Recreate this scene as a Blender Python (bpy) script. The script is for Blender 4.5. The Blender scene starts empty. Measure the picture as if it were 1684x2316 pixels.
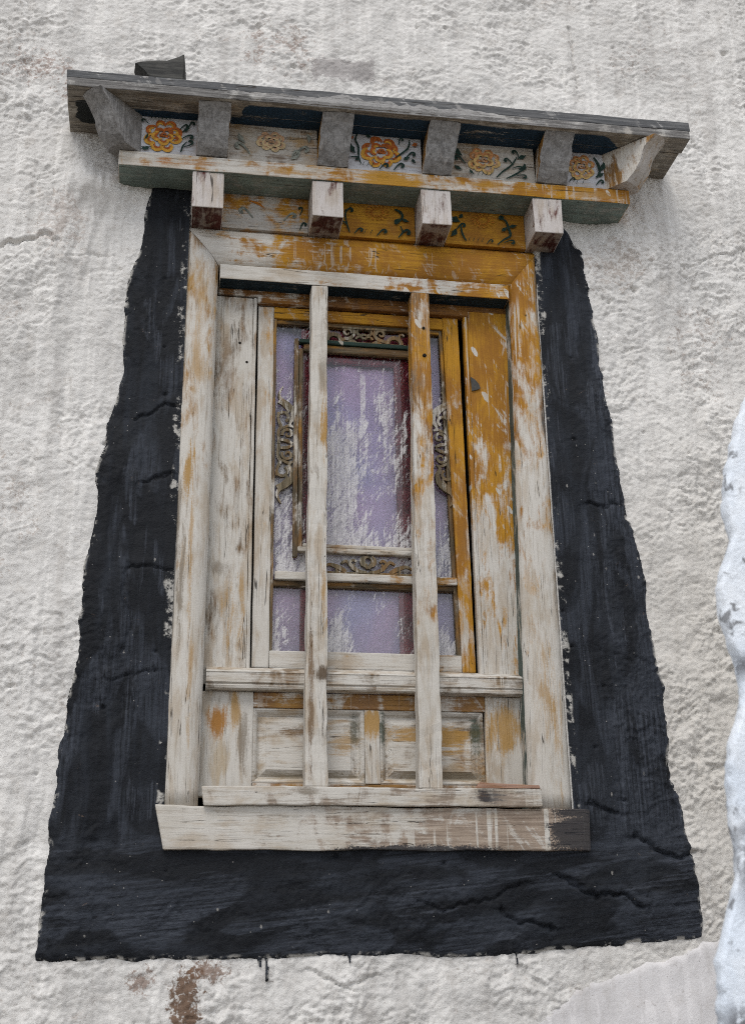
import bpy, bmesh, math, random
import numpy as np
from mathutils import Vector, Matrix, noise as mnoise

S = bpy.context.scene
COL = S.collection
rad = math.radians

# ------------------------------------------------------------------ camera
CAM_LOC = Vector((-0.5004, -3.0134, -0.4332))
YAW, PITCH, ROLL = 0.16692, 0.36797, -0.01560
fw = Vector((math.sin(YAW) * math.cos(PITCH), math.cos(YAW) * math.cos(PITCH), math.sin(PITCH)))
rt = Vector((math.cos(YAW), -math.sin(YAW), 0.0))
up = rt.cross(fw)
r2 = math.cos(ROLL) * rt + math.sin(ROLL) * up
u2 = -math.sin(ROLL) * rt + math.cos(ROLL) * up
cd = bpy.data.cameras.new("camera")
cd.sensor_fit = 'VERTICAL'
cd.sensor_height = 36.0
cd.lens = 36.0 * 2887.5 / 2316.0
cd.clip_start = 0.05
cd.clip_end = 500
cd.dof.use_dof = True
cd.dof.focus_distance = 3.25
cd.dof.aperture_fstop = 5.0
cam = bpy.data.objects.new("camera", cd)
cam.matrix_world = Matrix(((r2.x, u2.x, -fw.x, CAM_LOC.x), (r2.y, u2.y, -fw.y, CAM_LOC.y),
                           (r2.z, u2.z, -fw.z, CAM_LOC.z), (0, 0, 0, 1)))
COL.objects.link(cam)
S.camera = cam

# ------------------------------------------------------------------ sky, sun, exposure
SUN_EL, SUN_AZ = rad(58), rad(200)            # azimuth of the sun, clockwise from +Y
w = bpy.data.worlds.new("World")
S.world = w
w.use_nodes = True
wt = w.node_tree
wt.nodes.clear()
sky = wt.nodes.new('ShaderNodeTexSky')
sky.sky_type = 'NISHITA'
sky.sun_disc = False
sky.sun_elevation = SUN_EL
sky.sun_rotation = SUN_AZ
sky.altitude = 3500
sky.dust_density = 3.0
hsv = wt.nodes.new('ShaderNodeHueSaturation')   # a thin overcast: the blue is mostly veiled
hsv.inputs['Saturation'].default_value = 0.22
bg = wt.nodes.new('ShaderNodeBackground')
bg.inputs['Strength'].default_value = 0.15
wo = wt.nodes.new('ShaderNodeOutputWorld')
wt.links.new(sky.outputs[0], hsv.inputs['Color'])
wt.links.new(hsv.outputs[0], bg.inputs['Color'])
wt.links.new(bg.outputs[0], wo.inputs['Surface'])
sd = bpy.data.lights.new("sun", 'SUN')
sd.energy = 1.3
sd.angle = rad(30)
sd.color = (1.0, 0.97, 0.93)
sun = bpy.data.objects.new("sun", sd)
sv = Vector((math.sin(SUN_AZ) * math.cos(SUN_EL), math.cos(SUN_AZ) * math.cos(SUN_EL), math.sin(SUN_EL)))
sun.rotation_euler = sv.to_track_quat('Z', 'Y').to_euler()
sun.location = (0, -3, 6)
COL.objects.link(sun)
vs = S.view_settings
vs.view_transform = 'Standard'
vs.look = 'None'
vs.exposure = 0.54
vs.gamma = 1.0
vs.use_curve_mapping = False
S.cycles.use_denoising = False
S.cycles.filter_width = 0.95
S.cycles.max_bounces = 8
S.cycles.transparent_max_bounces = 12


# ------------------------------------------------------------------ numpy noise
rng = np.random.RandomState(7)
PERM = rng.permutation(512)
PERM = np.concatenate([PERM, PERM])
ANG = rng.rand(512) * 2 * np.pi
GX, GY = np.cos(ANG), np.sin(ANG)


def perlin(x, y, seed=0):
    x = np.asarray(x, float) + seed * 17.31
    y = np.asarray(y, float) + seed * 9.77
    xi = np.floor(x).astype(int)
    yi = np.floor(y).astype(int)
    xf, yf = x - xi, y - yi
    u = xf * xf * xf * (xf * (xf * 6 - 15) + 10)
    v = yf * yf * yf * (yf * (yf * 6 - 15) + 10)

    def g(ix, iy, dx, dy):
        h = PERM[(PERM[ix & 511] + iy) & 511]
        return GX[h] * dx + GY[h] * dy
    a = g(xi, yi, xf, yf)
    b = g(xi + 1, yi, xf - 1, yf)
    c = g(xi, yi + 1, xf, yf - 1)
    d = g(xi + 1, yi + 1, xf - 1, yf - 1)
    return 1.5 * ((a + u * (b - a)) + v * ((c + u * (d - c)) - (a + u * (b - a))))


def fbm(x, y, octv=4, seed=0, gain=0.5):
    o = 0.0
    am = 1.0
    for k in range(octv):
        o = o + am * perlin(x * 2 ** k, y * 2 ** k, seed + 3 * k)
        am *= gain
    return o


def sst(x, a, b):
    t = np.clip((x - a) / (b - a), 0, 1)
    return t * t * (3 - 2 * t)


def seg_dist(X, Z, poly, closed=False):
    d = np.full(X.shape, 9.0)
    n = len(poly)
    for i in range(n if closed else n - 1):
        ax, az = poly[i]
        bx_, bz_ = poly[(i + 1) % n]
        ex, ez = bx_ - ax, bz_ - az
        L = ex * ex + ez * ez + 1e-12
        t = np.clip(((X - ax) * ex + (Z - az) * ez) / L, 0, 1)
        d = np.minimum(d, np.hypot(X - ax - t * ex, Z - az - t * ez))
    return d


def inside(X, Z, poly):
    c = np.zeros(X.shape, bool)
    n = len(poly)
    for i in range(n):
        ax, az = poly[i]
        bx_, bz_ = poly[(i + 1) % n]
        if az == bz_:
            continue
        m = ((az > Z) != (bz_ > Z)) & (X < (bx_ - ax) * (Z - az) / (bz_ - az) + ax)
        c ^= m
    return c


# ------------------------------------------------------------------ shader helper
class T:
    def __init__(s, name):
        s.m = bpy.data.materials.new(name)
        s.m.use_nodes = True
        s.t = s.m.node_tree
        s.t.nodes.clear()
        s.out = s.t.nodes.new('ShaderNodeOutputMaterial')

    def put(s, sock, v):
        if v is None:
            return
        if isinstance(v, bpy.types.NodeSocket):
            s.t.links.new(v, sock)
        else:
            if isinstance(v, (tuple, list)) and len(v) == 3 and len(sock.default_value) == 4:
                v = (*v, 1.0)
            sock.default_value = v

    def node(s, typ, **kw):
        n = s.t.nodes.new(typ)
        for k, v in kw.items():
            setattr(n, k, v)
        return n

    def coord(s, off=(0, 0, 0)):
        c = s.node('ShaderNodeTexCoord').outputs['Object']
        return s.vadd(c, off) if any(off) else c

    def vmath(s, op, a, b):
        n = s.node('ShaderNodeVectorMath', operation=op)
        s.put(n.inputs[0], a)
        s.put(n.inputs[1], b)
        return n.outputs[0]

    def vadd(s, a, b): return s.vmath('ADD', a, b)
    def vmul(s, a, b): return s.vmath('MULTIPLY', a, b)

    def rot(s, v, ang, axis=(0, 1, 0)):
        n = s.node('ShaderNodeVectorRotate', rotation_type='AXIS_ANGLE')
        s.put(n.inputs['Vector'], v)
        n.inputs['Axis'].default_value = axis
        n.inputs['Angle'].default_value = ang
        return n.outputs[0]

    def xyz(s, v):
        n = s.node('ShaderNodeSeparateXYZ')
        s.put(n.inputs[0], v)
        return n.outputs

    def mt(s, op, a, b=None, c=None, clamp=False):
        n = s.node('ShaderNodeMath', operation=op, use_clamp=clamp)
        s.put(n.inputs[0], a)
        s.put(n.inputs[1], b)
        s.put(n.inputs[2], c)
        return n.outputs[0]

    def add(s, a, b): return s.mt('ADD', a, b)
    def mul(s, a, b): return s.mt('MULTIPLY', a, b)
    def sub(s, a, b): return s.mt('SUBTRACT', a, b)

    def noise(s, v, scale=1.0, detail=4.0, rough=0.55, dist=0.0):
        n = s.node('ShaderNodeTexNoise')
        s.put(n.inputs['Vector'], v)
        n.inputs['Scale'].default_value = scale
        n.inputs['Detail'].default_value = detail
        n.inputs['Roughness'].default_value = rough
        n.inputs['Distortion'].default_value = dist
        return n.outputs[0]

    def vor(s, v, scale, feature='F1'):
        n = s.node('ShaderNodeTexVoronoi', feature=feature)
        s.put(n.inputs['Vector'], v)
        n.inputs['Scale'].default_value = scale
        return n.outputs

    def sm(s, x, a, b):
        n = s.node('ShaderNodeMapRange', interpolation_type='SMOOTHSTEP')
        s.put(n.inputs[0], x)
        if b < a:
            n.inputs[1].default_value, n.inputs[2].default_value = b, a
            n.inputs[3].default_value, n.inputs[4].default_value = 1.0, 0.0
        else:
            n.inputs[1].default_value, n.inputs[2].default_value = a, b
        return n.outputs[0]

    def mix(s, f, a, b):
        n = s.node('ShaderNodeMix', data_type='RGBA')
        s.put(n.inputs[0], f)
        s.put(n.inputs[6], a)
        s.put(n.inputs[7], b)
        return n.outputs[2]

    def blob(s, pos, cx, cz, rx, rz):
        """1 at (cx, cz), falling to 0 at the ellipse rx, rz"""
        v = s.vmul(s.vadd(pos, (-cx, 0, -cz)), (1 / rx, 0, 1 / rz))
        n = s.node('ShaderNodeVectorMath', operation='LENGTH')
        s.put(n.inputs[0], v)
        return s.sm(n.outputs['Value'], 1.0, 0.0)

    def bump(s, h, strength=0.5, dist=0.002, normal=None):
        n = s.node('ShaderNodeBump')
        n.inputs['Strength'].default_value = strength
        n.inputs['Distance'].default_value = dist
        s.put(n.inputs['Height'], h)
        if normal is not None:
            s.put(n.inputs['Normal'], normal)
        return n.outputs[0]

    def bsdf(s, col, rough=0.85, normal=None, spec=0.25):
        b = s.node('ShaderNodeBsdfPrincipled')
        s.put(b.inputs['Base Color'], col)
        s.put(b.inputs['Roughness'], rough)
        b.inputs['Specular IOR Level'].default_value = spec
        if normal is not None:
            s.put(b.inputs['Normal'], normal)
        s.t.links.new(b.outputs[0], s.out.inputs['Surface'])
        return b


WIN_OFF = (0.0, 0.02, -0.10)
CAN_OFF = (0.0, 0.02, 1.57)

YEL, OCH = (0.44, 0.215, 0.016), (0.29, 0.125, 0.016)
WHT = (0.57, 0.54, 0.49)
_mc = {}


def worn(axis='z', b0=0.0, bx=0.0, bz=0.0, yb=0.1, splat=0.0, drip=0.0, off=WIN_OFF, base=YEL, base2=OCH,
         white=WHT, wood1=(0.11, 0.075, 0.045), wood2=(0.30, 0.235, 0.165), edge=0.045, grime=0.35, extra=None, name=None,
         lumpy=0.0, crack=1.0, smear=0.0, tan=0.42):
    """old wood under worn coloured paint under worn whitewash; b* = how much whitewash is left, over x and z"""
    key = (axis, b0, bx, bz, yb, splat, drip, off, base, base2, white, wood1, wood2, edge, grime, extra, lumpy, crack, smear, tan)
    if key in _mc:
        return _mc[key]
    t = T(name or 'worn_painted_wood')
    pos = t.coord(off)
    st = {'z': (1, 1, 0.055), 'x': (0.055, 1, 1), 'y': (1, 0.055, 1)}[axis]
    st2 = {'z': (1, 1, 0.22), 'x': (0.22, 1, 1), 'y': (1, 0.22, 1)}[axis]
    p1, p2 = t.vmul(pos, st), t.vmul(pos, st2)
    grain = t.noise(p1, 170, 5, 0.65, 0.3)
    low = t.noise(p2, 34, 5, 0.62, 0.6)
    blot = t.noise(t.vmul(pos, (1, 1, 0.6)), 11, 5, 0.6, 0.5)
    fine = t.noise(pos, 230, 4, 0.7)
    tone = t.noise(pos, 5, 3, 0.5)
    wood = t.mix(t.sm(grain, 0.35, 0.68), wood1, wood2)
    wood = t.mix(t.sm(low, 0.40, 0.7), wood, t.mix(0.5, wood, base2))
    ycol = t.mix(t.sm(t.add(t.mul(blot, 0.6), t.mul(grain, 0.4)), 0.42, 0.6), base2, base)
    ysum = t.add(t.add(t.mul(blot, 0.40), t.mul(low, 0.38)), t.add(t.mul(grain, 0.16), t.mul(fine, 0.06)))
    ym = t.sm(t.add(ysum, yb), 0.5 - edge * 1.6, 0.5 + edge * 1.6)
    col = t.mix(ym, wood, ycol)
    # whitewash
    xs = t.xyz(pos)
    bias = t.add(t.add(b0, t.mul(xs[0], bx)), t.mul(t.sub(xs[2], 0.7), bz))
    blot2 = t.noise(t.vadd(t.vmul(pos, (1, 1, 0.45)), (3.3, 1.7, 5.1)), 16, 6, 0.62, 0.7)
    low2 = t.noise(t.vadd(p2, (2.1, 0.4, 1.3)), 46, 5, 0.65, 0.5)
    wsum = t.add(t.add(t.mul(blot2, 0.46), t.mul(low2, 0.34)), t.add(t.mul(grain, 0.13), t.mul(fine, 0.07)))
    wm = t.sm(t.add(wsum, bias), 0.5 - edge, 0.5 + edge)
    if drip:
        dn = t.noise(t.vmul(pos, (1, 1, 0.022)), 75, 2, 0.5, 0.15)
        dk = t.noise(t.vadd(pos, (1.3, 2.2, 0.7)), 4.5, 2, 0.5)
        dm = t.mul(t.sm(dn, 0.60, 0.635), t.sm(dk, 0.42, 0.58))
        wm = t.mt('MAXIMUM', wm, t.mul(dm, drip))
    if smear:
        rp = t.vmul(t.rot(pos, rad(32)), (1, 1, 0.16))
        sn = t.noise(t.vadd(rp, (0.7, 0, 0.2)), 46, 4, 0.6, 0.4)
        sk = t.noise(t.vadd(pos, (5.3, 0.2, 2.7)), 7, 3, 0.5)
        sm_ = t.mul(t.sm(t.add(t.mul(sn, .6), t.mul(grain, .4)), 0.55, 0.60), t.sm(sk, 0.40, 0.60))
        wm = t.mt('MAXIMUM', wm, t.mul(sm_, smear))
    if splat:
        rp = t.vmul(t.rot(pos, rad(28)), (1, 0.35, 0.42))
        wob = t.noise(rp, 95, 2, 0.5)
        vo = t.vor(t.vadd(rp, t.vmul(t.node('ShaderNodeCombineXYZ').outputs[0], (1, 1, 1))), 46)
        cell = t.xyz(vo['Color'])
        rr = t.mul(t.sm(cell[0], 0.52, 1.0), 0.36)
        dd = t.add(vo['Distance'], t.mul(t.sub(wob, 0.5), 0.28))
        sp = t.sm(t.sub(rr, dd), 0.0, 0.06)
        wm = t.mt('MAXIMUM', wm, t.mul(sp, splat))
    dirt = t.sm(t.add(t.mul(low, 0.5), t.mul(tone, 0.5)), 0.42, 0.64)
    wcol = t.mix(t.mul(dirt, grime), white, (white[0] * 0.66, white[1] * 0.61, white[2] * 0.53))
    tanm = t.sm(t.add(t.mul(low, .55), t.mul(blot, .45)), .47, .62)
    wcol = t.mix(t.mul(tanm, tan), wcol, (0.36, 0.265, 0.165))
    wcol = t.mix(t.mul(t.sm(grain, 0.48, 0.34), 0.34), wcol, (0.25, 0.205, 0.15))
    col = t.mix(wm, col, wcol)
    # drying cracks along the grain
    ck = t.noise(t.vmul(pos, {'z': (1, 1, 0.02), 'x': (0.02, 1, 1), 'y': (1, 0.02, 1)}[axis]), 52, 2, 0.5, 0.25)
    ckm = t.mul(t.sm(t.mt('ABSOLUTE', t.sub(ck, 0.5)), 0.0055, 0.0015), t.sm(blot, 0.47, 0.56))
    ckm = t.mul(ckm, crack)
    col = t.mix(t.mul(ckm, 0.85), col, (0.03, 0.022, 0.015))
    if extra:
        col = extra(t, pos, col, fine, low, grain)
    h = t.add(t.mul(grain, 0.8), t.add(t.mul(wm, 0.32), t.mul(fine, 0.25)))
    h = t.sub(h, t.mul(ckm, 1.6))
    if lumpy:
        h = t.add(h, t.mul(t.noise(pos, 95, 4, 0.7), lumpy))
    t.bsdf(col, t.add(0.72, t.mul(wm, 0.16)), t.bump(h, 0.55, 0.0022), 0.22)
    _mc[key] = t.m
    return t.m


def flat(name, col, rough=0.8, var=0.25, scale=60, spec=0.2, bump=0.3):
    t = T(name)
    pos = t.coord()
    n = t.noise(pos, scale, 5, 0.65, 0.2)
    c = t.mix(t.sm(n, 0.35, 0.65), tuple(c * (1 - var) for c in col), tuple(min(1, c * (1 + var)) for c in col))
    t.bsdf(c, rough, t.bump(n, bump, 0.002), spec)
    return t.m


# ------------------------------------------------------------------ mesh helper
class MB:
    def __init__(s, *mats):
        s.bm = bmesh.new()
        s.mats = list(mats)

    def absorb(s, bm2, mat=0):
        n0 = len(s.bm.verts)
        vm = {}
        for v in bm2.verts:
            vm[v] = s.bm.verts.new(v.co)
        for f in bm2.faces:
            try:
                g = s.bm.faces.new([vm[v] for v in f.verts])
                g.material_index = f.material_index if mat is None else mat
                g.smooth = f.smooth
            except ValueError:
                pass
        bm2.free()

    def hexa(s, c, bev=0.003, cut=0.05, wob=0.0012, mat=0, seed=0, facemat=None, segs=2):
        """c: eight corners, bottom four then top four, each ring -x-y, +x-y, +x+y, -x+y"""
        bm = bmesh.new()
        vv = [bm.verts.new(p) for p in c]
        for idx in ((3, 2, 1, 0), (4, 5, 6, 7), (0, 1, 5, 4), (1, 2, 6, 5), (2, 3, 7, 6), (3, 0, 4, 7)):
            bm.faces.new([vv[i] for i in idx])
        bm.normal_update()
        if facemat:
            for f in bm.faces:
                f.material_index = facemat(f.normal)
        if bev:
            bmesh.ops.bevel(bm, geom=list(bm.edges), offset=bev, segments=segs, affect='EDGES', profile=0.6, clamp_overlap=True)
        lo = Vector([min(v.co[i] for v in bm.verts) for i in range(3)])
        hi = Vector([max(v.co[i] for v in bm.verts) for i in range(3)])
        ax = max(range(3), key=lambda i: hi[i] - lo[i])
        n = int((hi[ax] - lo[ax]) / cut)
        nr = [0, 0, 0]
        nr[ax] = 1
        for i in range(1, n):
            co = Vector((0, 0, 0))
            co[ax] = lo[ax] + (hi[ax] - lo[ax]) * i / n
            bmesh.ops.bisect_plane(bm, geom=bm.verts[:] + bm.edges[:] + bm.faces[:], plane_co=co, plane_no=nr)
        if wob:
            for v in bm.verts:
                d = mnoise.noise_vector(v.co * 9 + Vector((seed * 3.1, seed, 0))) * wob
                d += mnoise.noise_vector(v.co * 40 + Vector((seed, 4, 1))) * wob * 0.5
                v.co += d
        s.absorb(bm, None if facemat else mat)
        return s

    def box(s, x0, x1, y0, y1, z0, z1, **k):
        return s.hexa([(x0, y0, z0), (x1, y0, z0), (x1, y1, z0), (x0, y1, z0),
                       (x0, y0, z1), (x1, y0, z1), (x1, y1, z1), (x0, y1, z1)], **k)

    def loft(s, rings, mat=0, smooth=True, caps=True, closed=True):
        R = [[s.bm.verts.new(p) for p in r] for r in rings]
        n = len(R[0])
        for a, b in zip(R[:-1], R[1:]):
            for i in range(n if closed else n - 1):
                f = s.bm.faces.new((a[i], a[(i + 1) % n], b[(i + 1) % n], b[i]))
                f.material_index = mat
                f.smooth = smooth
        if caps:
            for r in (R[0][::-1], R[-1]):
                f = s.bm.faces.new(r)
                f.material_index = mat
        return s

    def ribbon(s, pts, wid, y, thick=0.0, mat=0):
        """a tapered stroke in the x-z plane at depth y; thick > 0 carves it out of a board"""
        P = [Vector((a, 0, b)) for a, b in pts]
        n = len(P)
        L, Rr = [], []
        for i in range(n):
            d = (P[min(i + 1, n - 1)] - P[max(i - 1, 0)])
            d = d.normalized() if d.length > 1e-9 else Vector((1, 0, 0))
            q = Vector((-d.z, 0, d.x))
            wv = wid[i] if isinstance(wid, (list, tuple)) else wid
            L.append(P[i] + q * wv * .5)
            Rr.append(P[i] - q * wv * .5)
        def V(p, yy): return s.bm.verts.new((p.x, yy, p.z))
        lf, rf = [V(p, y) for p in L], [V(p, y) for p in Rr]
        for i in range(n - 1):
            f = s.bm.faces.new((lf[i], lf[i + 1], rf[i + 1], rf[i]))
            f.material_index = mat
        if thick:
            lb, rb = [V(p, y + thick) for p in L], [V(p, y + thick) for p in Rr]
            for i in range(n - 1):
                for q in ((lb[i + 1], lb[i], rb[i], rb[i + 1]), (lf[i], lb[i], lb[i + 1], lf[i + 1]),
                          (rf[i + 1], rb[i + 1], rb[i], rf[i])):
                    s.bm.faces.new(q).material_index = mat
            s.bm.faces.new((lf[0], rf[0], rb[0], lb[0])).material_index = mat
            s.bm.faces.new((lf[-1], lb[-1], rb[-1], rf[-1])).material_index = mat
        return s

    def build(s, name, parent=None, off=(0, 0, 0), recalc=True, label=None):
        if recalc:
            bmesh.ops.recalc_face_normals(s.bm, faces=s.bm.faces)
        me = bpy.data.meshes.new(name)
        o = Vector(off)
        for v in s.bm.verts:
            v.co -= o
        s.bm.to_mesh(me)
        s.bm.free()
        for m in s.mats:
            me.materials.append(m)
        ob = bpy.data.objects.new(name, me)
        COL.objects.link(ob)
        if parent is not None:
            ob.parent = parent
        if label:
            ob['label'] = label
        return ob


def tag(o, label, cat, kind=None):
    o['label'] = label
    o['category'] = cat
    if kind:
        o['kind'] = kind
    return o


def empty(name, loc, label, cat):
    o = bpy.data.objects.new(name, None)
    o.location = loc
    o.empty_display_size = 0.1
    COL.objects.link(o)
    return tag(o, label, cat)


def grid_mesh(name, xs, zs, Y, keep, mat, extra_solid=None, attr=None):
    nx, nz = len(xs), len(zs)
    X, Z = np.meshgrid(xs, zs)
    co = np.stack([X, Y, Z], -1).reshape(-1, 3)
    i = np.arange(nx * nz).reshape(nz, nx)
    q = np.stack([i[:-1, :-1], i[:-1, 1:], i[1:, 1:], i[1:, :-1]], -1).reshape(-1, 4)
    q = q[keep.reshape(-1)]
    used = np.zeros(nx * nz, bool)
    used[q.ravel()] = True
    remap = np.cumsum(used) - 1
    co = co[used]
    q = remap[q]
    if extra_solid is not None:
        base = len(co)
        ev, ef = extra_solid(remap, i)
        co = np.vstack([co, ev])
    me = bpy.data.meshes.new(name)
    faces = q
    nf = len(faces)
    loops = faces.ravel()
    starts = np.arange(nf) * 4
    if extra_solid is not None:
        add = np.array([[k if k >= 0 else base - 1 - k for k in f] for f in ef])
        loops = np.concatenate([loops, add.ravel()])
        starts = np.arange(nf + len(add)) * 4
        nf += len(add)
    me.vertices.add(len(co))
    me.vertices.foreach_set('co', co.ravel())
    me.loops.add(len(loops))
    me.loops.foreach_set('vertex_index', loops.astype(np.int32))
    me.polygons.add(nf)
    me.polygons.foreach_set('loop_start', starts.astype(np.int32))
    me.update(calc_edges=True)
    me.polygons.foreach_set('use_smooth', np.ones(nf, bool))
    me.materials.append(mat)
    if attr is not None:
        a = me.attributes.new('edge_dist', 'FLOAT', 'POINT')
        a.data.foreach_set('value', attr.reshape(-1)[used].astype(np.float32))
    ob = bpy.data.objects.new(name, me)
    COL.objects.link(ob)
    return ob


# ------------------------------------------------------------------ ground
def ground_mat():
    t = T('dusty_ground')
    p = t.coord()
    n = t.noise(p, 3, 6, 0.6)
    t.bsdf(t.mix(n, (0.15, 0.13, 0.105), (0.24, 0.21, 0.175)), 0.95, t.bump(t.noise(p, 30, 6, 0.7), 0.6, 0.02))
    return t.m


GZ = -2.05
g = MB(ground_mat())
n = 24
gv = [[g.bm.verts.new((-120 + 240 * i / n, -120 + 240 * j / n, GZ)) for i in range(n + 1)] for j in range(n + 1)]
for j in range(n):
    for i in range(n):
        g.bm.faces.new((gv[j][i], gv[j][i + 1], gv[j + 1][i + 1], gv[j + 1][i]))
tag(g.build('ground'), 'dusty pale ground in front of the whitewashed wall', 'ground', 'structure')

# ------------------------------------------------------------------ plaster wall
SUR = [(-0.595, 1.700), (-0.601, 1.660), (-0.609, 1.528), (-0.646, 1.356), (-0.640, 1.127), (-0.666, 0.983), (-0.690, 0.831),
       (-0.685, 0.697), (-0.706, 0.567), (-0.703, 0.408), (-0.721, 0.232), (-0.732, 0.105), (-0.736, 0.044), (-0.740, -0.037),
       (-0.744, -0.165), (-0.752, -0.336), (-0.535, -0.336), (-0.277, -0.333), (0.030, -0.326), (0.177, -0.335),
       (0.392, -0.325), (0.613, -0.309), (0.784, -0.298), (0.790, -0.176), (0.777, -0.134), (0.768, -0.060), (0.766, -0.006),
       (0.739, 0.076), (0.742, 0.194), (0.744, 0.310), (0.729, 0.428), (0.727, 0.537), (0.719, 0.648), (0.698, 0.762),
       (0.683, 0.878), (0.669, 1.011), (0.655, 1.147), (0.653, 1.288), (0.640, 1.462), (0.629, 1.580), (0.603, 1.639),
       (0.560, 1.700)]
CRACKS = [([(-0.99, 1.462), (-0.93, 1.47), (-0.88, 1.492), (-0.855, 1.494), (-0.845, 1.478)], .006, .012),
          ([(-0.80, 1.44), (-0.74, 1.447), (-0.68, 1.45)], .004, .004),
          ([(0.655, 2.40), (0.662, 2.31), (0.656, 2.25), (0.668, 2.21), (0.664, 2.17)], .004, .008),
          ([(-0.50, 1.02), (-0.535, 1.022), (-0.56, 1.0), (-0.60, 0.985)], .004, .006),
          ([(-0.505, 0.83), (-0.54, 0.815), (-0.57, 0.80)], .003, .005),
          ([(-0.50, 0.57), (-0.55, 0.58), (-0.60, 0.57)], .004, .005),
          ([(-0.60, 0.58), (-0.61, 0.50), (-0.58, 0.43), (-0.60, 0.36)], .004, .005),
          ([(-0.52, 0.32), (-0.57, 0.31), (-0.62, 0.29)], .003, .005),
          ([(0.64, -0.06), (0.70, -0.10), (0.74, -0.115), (0.785, -0.10)], .006, .010),
          ([(0.44, -0.155), (0.50, -0.185), (0.53, -0.205), (0.56, -0.192), (0.60, -0.20), (0.64, -0.225)], .005, .010),
          ([(0.30, -0.23), (0.33, -0.255), (0.37, -0.26), (0.42, -0.275)], .005, .009),
          ([(0.10, -0.215), (0.16, -0.235), (0.20, -0.22), (0.27, -0.21), (0.35, -0.17)], .003, .005),
          ([(0.59, 0.80), (0.63, 0.79), (0.665, 0.80)], .004, .006),
          ([(0.53, 0.02), (0.56, 0.0), (0.60, -0.01)], .005, .008),
          ([(0.95, 1.55), (1.02, 1.60), (1.10, 1.62), (1.16, 1.65)], .004, .006),
          ([(-0.16, -0.36), (-0.11, -0.378), (-0.07, -0.40), (0.0, -0.37)], .004, .006)]
prs = np.random.RandomState(21)
PITS = [(0.778, 1.463, .010, .022), (0.70, 1.42, .006, .015), (0.66, 1.20, .006, .012), (-0.675, 0.905, .005, .01),
        (-0.205, 2.143, .008, .014), (1.16, 2.36, .010, .018), (-0.31, 2.28, .006, .01)]
for _ in range(150):
    PITS.append((prs.uniform(-1.1, 1.3), prs.uniform(-.5, 2.7), prs.uniform(.0025, .006), prs.uniform(.003, .010)))


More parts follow.
